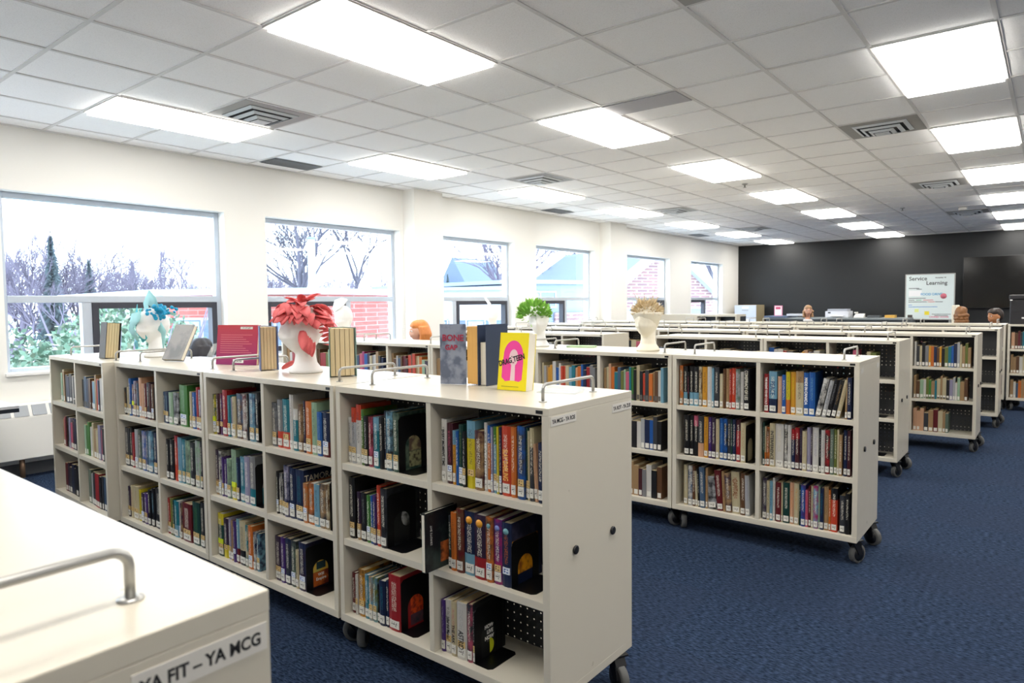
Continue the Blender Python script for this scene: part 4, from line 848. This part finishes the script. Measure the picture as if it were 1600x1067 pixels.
# grey tilted book
def lean_book(o, x, y, rz, dirn, ang, h_, t_, dp):
    ax = Vector((0, 0, 1)).cross(Vector((cos(dirn), sin(dirn), 0))); Rm = Matrix.Rotation(ang, 3, ax) @ Matrix.Rotation(rz, 3, 'Z')
    mz = min((Rm @ Vector((a_, b_, c_))).z for a_ in (0, t_) for b_ in (-.004, dp) for c_ in (0, h_)); o.rotation_euler = Rm.to_euler(); o.location = (x, y, ZT+.001-mz)
o = book(.026, .225, .15, art('grey_photo', '8E8C8A', '6E7072', 12), m_pagew); lean_book(o, -4.06, 1.84, radians(-74), radians(106), .5, .225, .026, .15); tag(o, 'grey picture-cover hardcover leaning to the right beside the teal head', 'book', 'books standing on the front row top')
m_acr, n = nmat('clear_acrylic', .1); n.b.inputs['Base Color'].default_value = lin('E4ECF0'); n.b.inputs['Alpha'].default_value = .28
o = empty('book_stand', (-3.9, 1.98, ZT+.0005), radians(28)); tag(o, 'clear acrylic stand behind the leaning grey book', 'book stand')
MB().box(-.02, .1, -.03, .05, 0, .002).obj('base', m_acr, o); MB().poly([(.03, -.02, .002), (.033, -.02, .002), (.09, -.02, .1), (.087, -.02, .1)], (0, .06, 0)).obj('back_rest', m_acr, o)
# red and purple book facing the viewer
m_redc, n = nmat('red_to_plum_cover', .45); tc = n.new('TexCoord'); sp = n.new('SeparateXYZ'); n.l(tc.outputs['Generated'], sp.inputs[0]); n.l(n.mix(sp.outputs[2], lin('8E1C62'), lin('B8343E')), n.b.inputs['Base Color'])
o = empty('book', (-3.44, 1.93, ZT+.0006)); o.rotation_euler = (-.12, 0, .33); tag(o, 'red and plum back cover facing the room, upright on the front row', 'book', 'books standing on the front row top')
MB().box(-.135, .135, -.001, .002, 0, .215).obj('cover', m_redc, o); MB().box(-.133, .133, .002, .016, .003, .212).obj('page_block', m_page, o); MB().box(-.135, .135, .016, .019, 0, .215).obj('cover', m_redc, o)
MB().box(.02, .1, -.002, -.001, .192, .205).obj('sticker', m_label, o); MB().box(-.02, .05, -.002, -.001, .01, .03).obj('barcode', sticker('barcode', 'F0EEEA', '202020', 12, .5), o)
for k in range(9): MB().box(-.11, .1-.02*((k*3) % 4), -.0016, -.001, .16-.012*k, .1625-.012*k).obj('blurb_line', mat('blurb', 'D88080', .6), o)
o = empty('book_stand', (-3.44, 1.975, ZT+.0004), .33); tag(o, 'small white easel behind the red and plum book', 'book stand')
MB().poly([(-.03, .03, 0), (-.03, .07, 0), (-.03, .012, .12)], (.06, 0, 0)).obj('easel', m_foam, o)
# blue spine book, pages to the viewer
o = open_book(-3.11, 1.87, 1.3, .13, .215, .028, m_bcov, 'blue grey paperback standing with its tan pages fanned toward the aisle', -pi/2-.22, -pi/2+.22, seed=3)
# green cover book with wide page fan
o = open_book(-2.56, 1.9, 1.1, .14, .215, .05, m_gcov, 'pale green hardcover standing with wide fan of yellowed pages', -pi/2-.24, -pi/2+.24, seed=4)
# grey illustrated book, golden pages
m_ill = art('illustrated_grey', '8C93A4', '5C6478', 22); m_gold, n = nmat('golden_pages', .8); tc = n.new('TexCoord'); mp = n.new('Mapping'); mp.inputs['Scale'].default_value = (700, 3, 3); n.l(tc.outputs['Object'], mp.inputs['Vector']); n.l(n.mix(n.noise(mp.outputs[0], 1, 2), lin('E8B868'), lin('C8924A')), n.b.inputs['Base Color'])
o = empty('book', (-1.8, 1.99, ZT+.0006)); o.rotation_euler = (0, 0, .0); tag(o, 'grey illustrated hardcover with gold page edges standing half open', 'book', 'books standing on the front row top')
T = Matrix.Translation((-.075, -.075, 0)) @ Matrix.Rotation(.35, 4, 'Z')
MB().box(-.01, .1, -.0015, .0015, 0, .235, T=T).obj('front_cover', m_ill, o)
T2_ = Matrix.Translation((.026, -.04, 0))
MB().box(-.002, .05, 0, .11, .004, .225, T=T2_).obj('page_block', m_gold, o)
MB().box(.052, .0555, -.002, .13, 0, .232, T=T2_).obj('spine', mat('navy_spine', '2C3850', .45), o); MB().box(.058, .09, .01, .12, .002, .165, T=T2_).obj('page_block', m_pagew, o); MB().box(.092, .095, .0, .13, 0, .234, T=T2_).obj('back_cover', mat('navy_spine', '2C3850', .45), o)
cu_ = text('title_lettering', 'BONE', .034, mat('crimson_print', 'A0304A', .5), o, (-.073, -.0785, .17), (pi/2, 0, .35), .0003, .001); text('title_lettering', 'GAP', .027, mat('crimson_print', 'A0304A', .5), o, (-.062, -.0745, .135), (pi/2, 0, .35), .0003, .001)
# DRAG TEEN
m_yel = mat('bright_yellow_cover', 'F4E010', .35); m_pinkh = mat('hot_pink', 'F0409A', .45)
o = empty('book', (-1.52, 1.9, ZT+.001)); o.rotation_euler = (-.13, 0, .07); tag(o, 'bright yellow paperback with pink-haired portrait facing the viewer', 'book', 'books standing on the front row top')
MB().box(-.062, .062, 0, .0015, 0, .208).obj('front_cover', m_yel, o); MB().box(-.06, .0605, .0016, .048, .001, .206).obj('page_block', m_pagew, o); MB().box(-.062, .062, .0481, .0496, 0, .208).obj('back_cover', m_yel, o); MB().box(-.0625, -.0605, 0, .0496, 0, .208).obj('spine', m_yel, o)
def blob(name, pts, m_, off, th_=.0004): return MB().poly([(x, -off, z) for x, z in pts], (0, -th_, 0)).obj(name, m_, o)
arc = lambda cx, cz, rx, rz, a0, a1, n_=16: [(cx+rx*cos(a0+(a1-a0)*k/n_), cz+rz*sin(a0+(a1-a0)*k/n_)) for k in range(n_+1)]
blob('hair_picture', [(-.045, .035), (.04, .035)][::-1] + [(-.045, .035)][:0] + [] if False else [(.042, .04), (.044, .1)] + arc(0, .125, .042, .055, 0, pi) + [(-.046, .09), (-.046, .045), (-.03, .032), (0, .036), (.03, .032)], m_pinkh, .0001)
blob('face_picture', arc(.002, .118, .019, .03, 0, 2*pi, 20)[:-1], mat('pale_face', 'EBC8CC', .5), .0005); blob('neck_picture', [(-.008, .035), (.012, .035), (.01, .095), (-.006, .095)], mat('pale_face', 'EBC8CC', .5), .00052)
blob('lips_picture', arc(.002, .1, .005, .002, 0, 2*pi, 10)[:-1], mat('lips', '8A2048', .5), .0009); 
for x in (-.006, .01): blob('eye_picture', arc(x, .122, .003, .0015, 0, 2*pi, 8)[:-1], m_ink, .0009)
t = text('title_lettering', 'DRAG TEEN', .027, m_ink, o, (-.058, -.0014, .085), (pi/2, -.28, 0), .0002, .0009, 'LEFT', .78); MB().box(-.045, .03, -.0005, 0, .012, .0145).obj('author_line', mat('olive_print', 'A89A20', .6), o)
MB().box(-.02, .02, .05, .08, 0, .002).obj('support_tab', m_acr, o)
# clear sign holder
o = empty('sign_holder', (-1.36, 1.98, ZT+.0004), .3); tag(o, 'clear acrylic sign holder lying flat by the near rail', 'sign holder'); MB().box(-.07, .07, -.06, .06, 0, .003).obj('plate', m_acr, o); MB().box(-.07, .07, .055, .06, .003, .012).obj('lip', m_acr, o)
o = MB().box(-.05, .05, -.04, .04, 0, .002).obj('paper_slip', mat('silver_slip', 'B8B8BC', .4)); o.location = (-4.75, 1.9, ZT+.0005); tag(o, 'grey paper slip lying at the window end of the front row', 'paper')
o = MB().box(-.1, .1, -.04, .04, 0, .012).obj('leaf_booklet', mat('green_booklet', 'B4D0A8', .6)); o.location = (-2.62, 4.08, ZT+.0005); o.rotation_euler = (0, 0, .3); tag(o, 'pale green booklet lying flat on the second row near the yellow paperback', 'booklet')

# ------------------------------------------------------------------ furniture
m_desk = mat('desk_top', 'E2E2E4', .35); m_dleg = mat('dark_blue_leg', '1E2632', .4)
o = empty('window_desk', (-5.36, 1.47, 0)); tag(o, 'white desk with dark edge and dark leg at the left edge by the heater', 'desk')
MB().box(-1.2, 0, -1.6, 0, .715, .735).obj('top', m_desk, o, .002); MB().box(-1.2, 0, -1.6, 0, .69, .715).obj('edge', m_dleg, o)
for x, y in ((-.32, -.08), (-.32, -1.52), (-1.14, -.08), (-1.14, -1.52)): MB().box(x-.025, x+.025, y-.025, y+.025, 0, .69).obj('leg', m_dleg, o)
def heater(y0, y1, lab):
    o = empty('wall_heater', (XW+.013, y0, 0)); tag(o, lab, 'heater', 'white convector heaters below the windows'); w_ = y1-y0
    MB().box(0, .16, 0, w_, .16, .5).obj('cabinet', m_wall, o, .006); MB().poly([(0, 0, .5), (.16, 0, .5), (.11, 0, .6), (0, 0, .6)], (0, w_, 0)).obj('hood', m_wall, o)
    k = 0; y = .12
    while y < w_-.2:
        MB().poly([(.158, y, .508), (.162, y, .51), (.118, y, .592), (.114, y, .59)], (0, .1, 0)).obj('grille', mat('heater_grille', '9EA2A6', .5), o); y += .125
    for y in (.3, w_-.3): MB().tube([(.08, y, 0), (.08, y, .16)], .02, 10).obj('pipe', mat('pipe_copper', '9A7C64', .4, .5), o)
heater(1.5, 3.75, 'white convector heater with slotted grille below the nearest window'); heater(4.2, 6.0, 'white convector heater below the second window'); heater(6.7, 8.5, 'white convector heater below the third window'); heater(9.1, 10.8, 'white convector heater below the fourth window')
# back of the room
o = empty('filing_cabinet', (-6.45, 17.3, 0)); tag(o, 'pale grey cabinet with tan side standing in the back left corner', 'cabinet')
MB().box(0, .56, .02, .62, 0, 1.29).obj('carcass', mat('tan_side', 'A69878', .5), o, .003); 
for k in range(4): f = MB().box(.005, .555, 0, .02, .03+k*.315, .335+k*.315).obj('drawer', mat('cabinet_front', 'C6CCDA', .4), o, .003); MB().box(.2, .36, -.012, 0, .2+k*.315, .225+k*.315).obj('handle', m_alu, f); MB().box(.2, .36, -.002, 0, .25+k*.315, .3+k*.315).obj('label_card', m_white, f)
o = empty('service_counter', (-5.55, 16.9, 0)); tag(o, 'grey counter with dark shelf along the dark back wall', 'counter')
MB().box(0, 3.1, 0, .8, .94, .98).obj('worktop', mat('counter_grey', '8E9494', .5), o, .002); MB().box(0, 3.1, .1, .8, 0, .94).obj('base', mat('counter_base', '6C7274', .5), o); MB().box(0, .55, -.05, .8, .98, 1.02).obj('raised_shelf', mat('blue_grey', '5C6A80', .5), o)
o = empty('notice_frame', (-5.35, 17.0, 1.0205)); tag(o, 'small pink and white framed notice on the back counter', 'sign'); MB().box(0, .19, 0, .02, 0, .25).obj('frame', mat('pink_frame', 'E48AA8', .5), o); MB().box(.015, .175, -.002, 0, .015, .235).obj('card', m_white, o); MB().box(.035, .15, -.004, -.002, .16, .215).obj('print', mat('rose_print', 'D04A70', .5), o)
o = empty('printer', (-4.2, 17.05, .98)); tag(o, 'white desktop printer with grey top on the back counter', 'printer'); MB().box(0, .5, 0, .45, .0, .15).obj('body', mat('printer_white', 'DADCE2', .4), o, .01); MB().box(.04, .46, .04, .4, .15, .2).obj('scanner_lid', mat('printer_grey', 'A6AAB4', .4), o, .005); MB().box(.1, .4, -.08, 0, .03, .045).obj('paper_tray', m_white, o); MB().box(.06, .12, -.004, 0, .1, .13).obj('screen', m_black, o)
o = empty('desk_telephone', (-3.6, 17.1, .98)); tag(o, 'small white telephone right of the printer', 'telephone'); MB().poly([(0, 0, 0), (0, .2, 0), (0, .2, .09), (0, 0, .03)], (.2, 0, 0)).obj('body', m_white, o); MB().box(.01, .05, 0, .2, .1, .13).obj('handset', m_white, o)
for k, (x, w_, h_, c_, l) in enumerate(((-5.06, .4, .05, 'C8CAD0', 'stack of white trays on the raised end of the back counter'), (-3.3, .25, .05, '505458', 'dark low box on the back counter'), (-2.95, .2, .06, 'D8A84A', 'small yellow box at the right end of the back counter'))):
    z = 1.0205 if k == 0 else .9803; o = MB().box(0, w_, 0, .25, 0, h_).obj(('paper_tray', 'low_box', 'yellow_box')[k], mat('c'+c_, c_, .5), bevel=.003); o.location = (x, 17.0, z); tag(o, l, ('tray', 'box', 'box')[k])
o = empty('low_cabinet', (-6.5, 12.3, 0)); tag(o, 'long white low cabinet with dark open slots behind the last bookcases', 'cabinet')
MB().box(0, 1.2, 0, .5, 0, 1.14).obj('carcass', m_lam, o, .002); MB().box(1.2, 1.95, 0, .5, 1.1, 1.14).obj('top', m_lam, o); MB().box(1.2, 1.95, .2, .5, 0, 1.1).obj('back', m_dleg, o); MB().box(1.56, 1.58, 0, .2, 0, 1.1).obj('divider', m_lam, o); MB().box(1.93, 1.95, 0, .2, 0, 1.1).obj('side', m_lam, o); MB().box(1.2, 1.95, 0, .2, .0, .05).obj('plinth', m_lam, o)
# whiteboard
m_wb = mat('whiteboard_surface', 'DDE8E6', .25)
o = empty('whiteboard', (-2.6, 17.4, 0)); tag(o, 'standing whiteboard covered in coloured writing beside the television', 'whiteboard')
MB().box(0, .9, 0, .02, .95, 1.92).obj('board', m_wb, o); fr = MB(); fr.box(-.02, 0, -.005, .025, .93, 1.94); fr.box(.9, .92, -.005, .025, .93, 1.94); fr.box(0, .9, -.005, .025, 1.92, 1.94); fr.box(0, .9, -.005, .025, .93, .95); fr.obj('frame', m_alu, o)
for x in (.05, .81): MB().box(x, x+.04, .03, .06, .04, 1.9).obj('leg', m_alu, o); MB().box(x, x+.04, -.25, .35, 0, .04).obj('foot', m_alu, o)
W = lambda s_, x, z, sz, c_, al='LEFT': text('board_writing', s_, sz, mat('marker_'+c_, c_, .6), o, (x, -.001, z), (pi/2, 0, 0), .0004, .0015, al)
W('Service', .05, 1.80, .12, '1C1C1C'); W('Learning', .38, 1.70, .115, '1C1C1C'); W('November 10', .55, 1.84, .035, '4A4A4A'); W('FOOD DRIVE', .28, 1.47, .07, '3A9AC8')
for z, c_, x0, x1 in ((1.62, '303038', .05, .25), (1.6, '303038', .2, .3), (1.40, '2A2A2A', .05, .38), (1.36, '2A2A2A', .05, .16), (1.36, '3A9A50', .2, .3), (1.36, 'D04040', .33, .52), (1.32, '2A2A2A', .05, .4), (1.32, 'D04040', .42, .55), (1.32, '2A2A2A', .56, .7), (1.25, '3A80C8', .05, .12), (1.21, '3A80C8', .05, .6), (1.05, '6A6A6A', .5, .85), (1.02, '4A4A4A', .55, .8)):
    MB().box(x0, x1, -.0015, 0, z, z+.012).obj('marker_line', mat('marker_'+c_, c_, .6), o)
MB().box(.05, .3, -.001, 0, 1.45, 1.58).obj('drawing_paper', mat('paper_white', 'F0F0F0', .6), o); W('CANNED GOODS', .45, .98, .045, 'D86A88')
blob2 = lambda cx, cz, r_, c_, nm: MB().lathe([(.001, -.0022), (r_, -.0022), (r_, 0), (.001, 0)], (cx, 0, cz), 14, axis='y').obj(nm, mat('marker_'+c_, c_, .6), o)
blob2(.71, 1.45, .06, 'C86878', 'red_scribble'); MB().box(.17, .25, -.003, 0, 1.1, 1.17).obj('sticky_note', mat('pale_note', 'DDE690', .6), o); MB().box(.36, .45, -.003, 0, 1.04, 1.12).obj('sticky_note', mat('yellow_note', 'F0DC3C', .6), o); MB().box(.04, .13, -.02, 0, .96, 1.04).obj('marker_cup', mat('dark_cup', '4A4440', .6), o)
# television
o = empty('television', (-1.6, 18.02, 1.18)); tag(o, 'huge black wall television on the dark back wall, cut by the frame', 'television')
MB().box(0, 2.0, -.05, 0, 0, 1.12).obj('casing', m_black, o, .004); MB().box(.012, 1.988, -.053, -.05, .012, 1.108).obj('screen', mat('tv_screen', '050505', .12), o); MB().box(.5, 1.5, 0, .08, .3, .8).obj('wall_mount', m_steel, o)
# black equipment on the sixth row
o = empty('equipment_case', (-.43, 10.36, ZT+.0005)); tag(o, 'tall black equipment case with white strips on the last bookcase', 'case')
MB().box(0, .62, 0, .36, 0, .3).obj('body', mat('case_black', '1C1A1E', .4), o, .01); MB().box(-.01, .63, -.01, .37, .3, .36).obj('lid', mat('case_black', '1C1A1E', .4), o, .012)
for a, b_, z0, z1 in ((.12, .2, .07, .085), (.17, .19, .05, .11), (.22, .36, .06, .078), (.38, .42, .03, .12)): MB().box(a, b_, -.006, 0, z0, z1).obj('white_strip', m_white, o)
for x in (.0, .16, .2, .25, .42): MB().box(x, x+.025, -.012, -.002, .29, .302).obj('latch', m_white, o)
MB().box(.27, .29, -.006, 0, .22, .26).obj('indicator', mat('pale_blue_led', 'B8C0F0', .4), o)

# ------------------------------------------------------------------ people
m_skin = mat('skin', 'E0A98C', .5); m_skin2 = mat('tan_skin', 'B4794F', .5)
def hair_mat(nm, a, b):
    m_, n = nmat(nm, .5); tc = n.new('TexCoord'); mp = n.new('Mapping'); mp.inputs['Scale'].default_value = (160, 160, 10); n.l(tc.outputs['Object'], mp.inputs['Vector']); n.l(n.mix(n.noise(mp.outputs[0], 1, 3), lin(a), lin(b)), n.b.inputs['Base Color']); return m_
def person(x, y, zt, face, label, skin, hair, top, hair_kind, glasses=False, down=0.0, scarf=None):
    """seated figure; zt = height of the crown; face = direction angle"""
    o = empty('person', (x, y, 0), face+pi/2); tag(o, label, 'person')     # local -y is forward
    k = zt-1.2; S = zt-.28
    def P(a, b, c): return Vector((a, b, c+k))
    b = MB(); hc = P(0, -.02-down*.06, .86)
    head_shape(b, hc, 1.02, Vector((0, -1, 0)), 0, False)
    for s_ in (-1, 1): b.ball(hc+Vector((s_*.077, .0, .19)), (.012, .02, .03), 0, 8, 6)
    b.tube([P(0, .02, .8), P(0, .01, .9), P(0, -.01, 1.0)], [.058, .052, .05], 12)
    b.tube([P(0, .06, .32), P(0, .05, .5), P(0, .03, .7), P(0, .025, .82)], [.13, .12, .13, .06], 14)
    for s_ in (-1, 1):
        b.tube([P(s_*.08, .02, .77), P(s_*.17, .02, .76), P(s_*.21, -.02, .62), P(s_*.22, -.06, .5), P(s_*.2, -.17, .44), P(s_*.13, -.32, .44)], [.05, .056, .045, .038, .034, .026], 10)
        hd = P(s_*.12, -.35, .44); b.ball(hd, (.035, .045, .016), 0, 10, 6)
        for f_ in range(4): b.tube([hd+Vector(((f_-1.5)*.016, -.03, 0)), hd+Vector(((f_-1.5)*.018, -.065, -.004)), hd+Vector(((f_-1.5)*.018, -.09, -.014))], [.009, .008, .006], 6)
        b.tube([hd+Vector((-s_*.03, 0, 0)), hd+Vector((-s_*.05, -.03, -.004)), hd+Vector((-s_*.05, -.055, -.008))], [.011, .009, .007], 6)
        b.tube([(s_*.08, .05, .47+min(0, k)), (s_*.11, -.2, .5+min(0, k)*.8), (s_*.12, -.38, .48+min(0, k)*.6), (s_*.12, -.38, .28), (s_*.12, -.36, .09)], [.085, .075, .058, .048, .035], 10)
        b.tube([(s_*.12, -.34, .045), (s_*.12, -.42, .04), (s_*.12, -.52, .035)], [.035, .036, .028], 8)
    remeshed('body', b, skin, o, .009, 2)
    c_ = MB(); c_.tube([P(0, .06, .3), P(0, .05, .45), P(0, .03, .66), P(0, .025, .77), P(0, .02, .845)], [.15, .145, .155, .125, .062], 14)
    for s_ in (-1, 1): c_.tube([P(s_*.06, .02, .775), P(s_*.17, .02, .77), P(s_*.215, -.02, .62), P(s_*.225, -.06, .5), P(s_*.2, -.17, .44), P(s_*.14, -.29, .44)], [.06, .068, .055, .048, .042, .036], 10)
    remeshed('sweater', c_, top, o, .01, 3)
    t_ = MB()
    for s_ in (-1, 1): t_.tube([(s_*.07, .07, .47+min(0, k)), (s_*.11, -.2, .5+min(0, k)*.8), (s_*.12, -.39, .48+min(0, k)*.6), (s_*.12, -.385, .28), (s_*.12, -.365, .1)], [.1, .088, .068, .06, .052], 10)
    remeshed('trousers', t_, mat('dark_trousers', '23252E', .8), o, .012, 2)
    for s_ in (-1, 1): MB().box(s_*.12-.042, s_*.12+.042, -.53, -.31, .0, .075).obj('shoe', m_black, o, .02)
    h = MB(); c0 = hc+Vector((0, 0, .2))
    h.ball(c0+Vector((0, .03, .022)), (.086, .092, .108), 0, 16, 12); h.ball(c0+Vector((0, -.02, .06)), (.076, .08, .066), 0, 16, 12)
    if hair_kind == 'bob':
        for a in [pi*.02+q*pi*.96/14 for q in range(15)]:
            p0 = c0+Vector((cos(a)*.075, sin(a)*.085+.005, .05)); h.tube([p0, c0+Vector((cos(a)*.094, sin(a)*.105+.01, -.03)), c0+Vector((cos(a)*.088, sin(a)*.1+.01, -.115)), c0+Vector((cos(a)*.07, sin(a)*.085, -.15))], [.03, .03, .028, .012], 8)
    if hair_kind == 'wavy':
        rr = random.Random(2)
        for a in [-.15+q*pi*1.1/13 for q in range(14)]:
            for z_ in (-.02, -.07, -.12): h.ball(c0+Vector((cos(a)*.086, sin(a)*.088+.012, z_+rr.uniform(-.012, .012))), rr.uniform(.022, .034), 0, 8, 6)
    hb = remeshed('hair', h, hair, o, .008, 2)
    # cut hair away from the face
    if hair_kind in ('bob', 'wavy', 'short'):
        ct = MB().ball(hc+Vector((0, -.1, .16)), (.082, .085, .1), 0, 20, 14)
        co = ct.obj('tmp_cut', hair); bo = hb.modifiers.new('cut', 'BOOLEAN'); bo.object = co; bo.operation = 'DIFFERENCE'
        co.parent = o
        dg = bpy.context.evaluated_depsgraph_get(); me = bpy.data.meshes.new_from_object(hb.evaluated_get(dg)); hb.modifiers.clear(); hb.data = me; bpy.data.objects.remove(co)
    fm = hc; e_ = mat('eye_white', 'E8E4E0', .3); ir = mat('iris', '2A2420', .3)
    for s_ in (-1, 1):
        q = MB().ball(fm+Vector((s_*.03, -.083, .205)), (.0135, .008, .008), 0, 10, 6).obj('eye', e_, o); MB().ball(fm+Vector((s_*.03, -.0905, .205)), .0045, 0, 8, 6).obj('iris', ir, q)
        MB().tube([fm+Vector((s_*.014, -.098, .224)), fm+Vector((s_*.03, -.098, .229)), fm+Vector((s_*.046, -.088, .222))], [.003, .0035, .002], 6).obj('eyebrow', hair, o)
    MB().ball(fm+Vector((0, -.088, .145)), (.022, .008, .006), 0, 12, 6).obj('lips', mat('lip_pink', 'B86A62', .5), o)
    if glasses:
        g = MB()
        for s_ in (-1, 1): g.tube([fm+Vector((s_*.033+.022*cos(t), -.108+.006*abs(cos(t)), .203+.017*sin(t))) for t in [2*pi*q/14 for q in range(15)]], .002, 5); g.tube([fm+Vector((s_*.055, -.1, .207)), fm+Vector((s_*.08, 0, .205))], .002, 5)
        g.tube([fm+Vector((-.011, -.11, .206)), fm+Vector((.011, -.11, .206))], .002, 5); g.obj('glasses', m_black, o)
    if scarf: MB().tube([P(.068*cos(t), .0+.07*sin(t), .855) for t in [2*pi*q/18 for q in range(19)]], .026, 8).obj('collar', scarf, o)
    if down: pass
    return o
person(-5.42, 5.2, 1.225, pi+1.0, 'person with copper bob hair and blue sweater seated by the second window', m_skin, hair_mat('copper_hair', 'C8682A', 'E89A50'), mat('periwinkle_sweater', '7A86C8', .8), 'bob')
person(-5.98, 3.02, 1.115, 1.9, 'person with smooth black hair seated behind the front row, back turned', m_skin, hair_mat('black_hair', '141418', '2C2A34'), mat('grey_sweater', '9A9AA4', .8), 'bob')
person(-4.17, 15.5, 1.3, -1.15, 'person with wavy light brown hair and glasses at the back counter, black top', m_skin, hair_mat('light_brown_hair', '8A6444', 'C09A70'), mat('black_top', '15161A', .8), 'wavy', True, .4, mat('white_collar', 'EDE8E4', .8))
person(-1.17, 13.0, 1.275, 1.3, 'person with tousled chestnut hair seen from behind near the whiteboard', m_skin, hair_mat('chestnut_hair', '4E2E18', 'A06C38'), mat('cream_top', 'D8D0C0', .8), 'wavy')
person(-.68, 12.5, 1.25, -2.4, 'person with short dark hair at the far right, face turned to the left', m_skin2, hair_mat('dark_hair', '18120E', '3A2A20'), mat('navy_top', '20263A', .8), 'short')
def chair(x, y, a, h_, label, c_):
    o = empty('chair', (x, y, 0), a+pi/2); tag(o, label, 'chair', None)
    MB().box(-.21, .21, -.18, .22, h_-.04, h_).obj('seat', c_, o, .01); MB().box(-.2, .2, .23, .26, h_+.08, h_+.42).obj('backrest', c_, o, .01)
    for sx in (-.18, .18):
        for sy in (-.15, .2): MB().tube([(sx, sy, 0), (sx, sy, h_-.04)], .012, 8).obj('leg', m_alu, o)
        MB().tube([(sx, .235, h_-.03), (sx, .24, h_+.1)], .01, 8).obj('back_post', m_alu, o)
for x, y, a, zt, l in ((-5.42, 5.2, pi+1.0, 1.225, 'grey chair under the person with copper hair'), (-5.98, 3.02, 1.9, 1.115, 'grey chair under the person with smooth black hair'), (-4.17, 15.5, -1.15, 1.3, 'grey chair under the person at the back counter'), (-1.17, 13.0, 1.3, 1.275, 'grey chair under the person with chestnut hair'), (-.68, 12.5, -2.4, 1.25, 'grey chair under the person at the far right')):
    chair(x, y, a, .37+min(0, zt-1.2), l, mat('chair_grey', '8A8C94', .6))
o = empty('high_back_chair', (-1.03, 13.2, 0), pi/2); tag(o, 'cream high-backed chair beside the person at the far right', 'chair')
MB().box(-.25, .25, -.2, .25, .42, .47).obj('seat', m_cream, o, .01); MB().box(-.25, -.19, .2, .26, 0, 1.28).obj('back_post', m_cream, o, .01); MB().box(.19, .25, .2, .26, 0, 1.28).obj('back_post', m_cream, o, .01); MB().box(-.19, .19, .22, .24, .7, 1.2).obj('backrest', m_cream, o)
for sx in (-.2, .2): MB().box(sx-.02, sx+.02, -.18, -.14, 0, .42).obj('leg', m_cream, o)
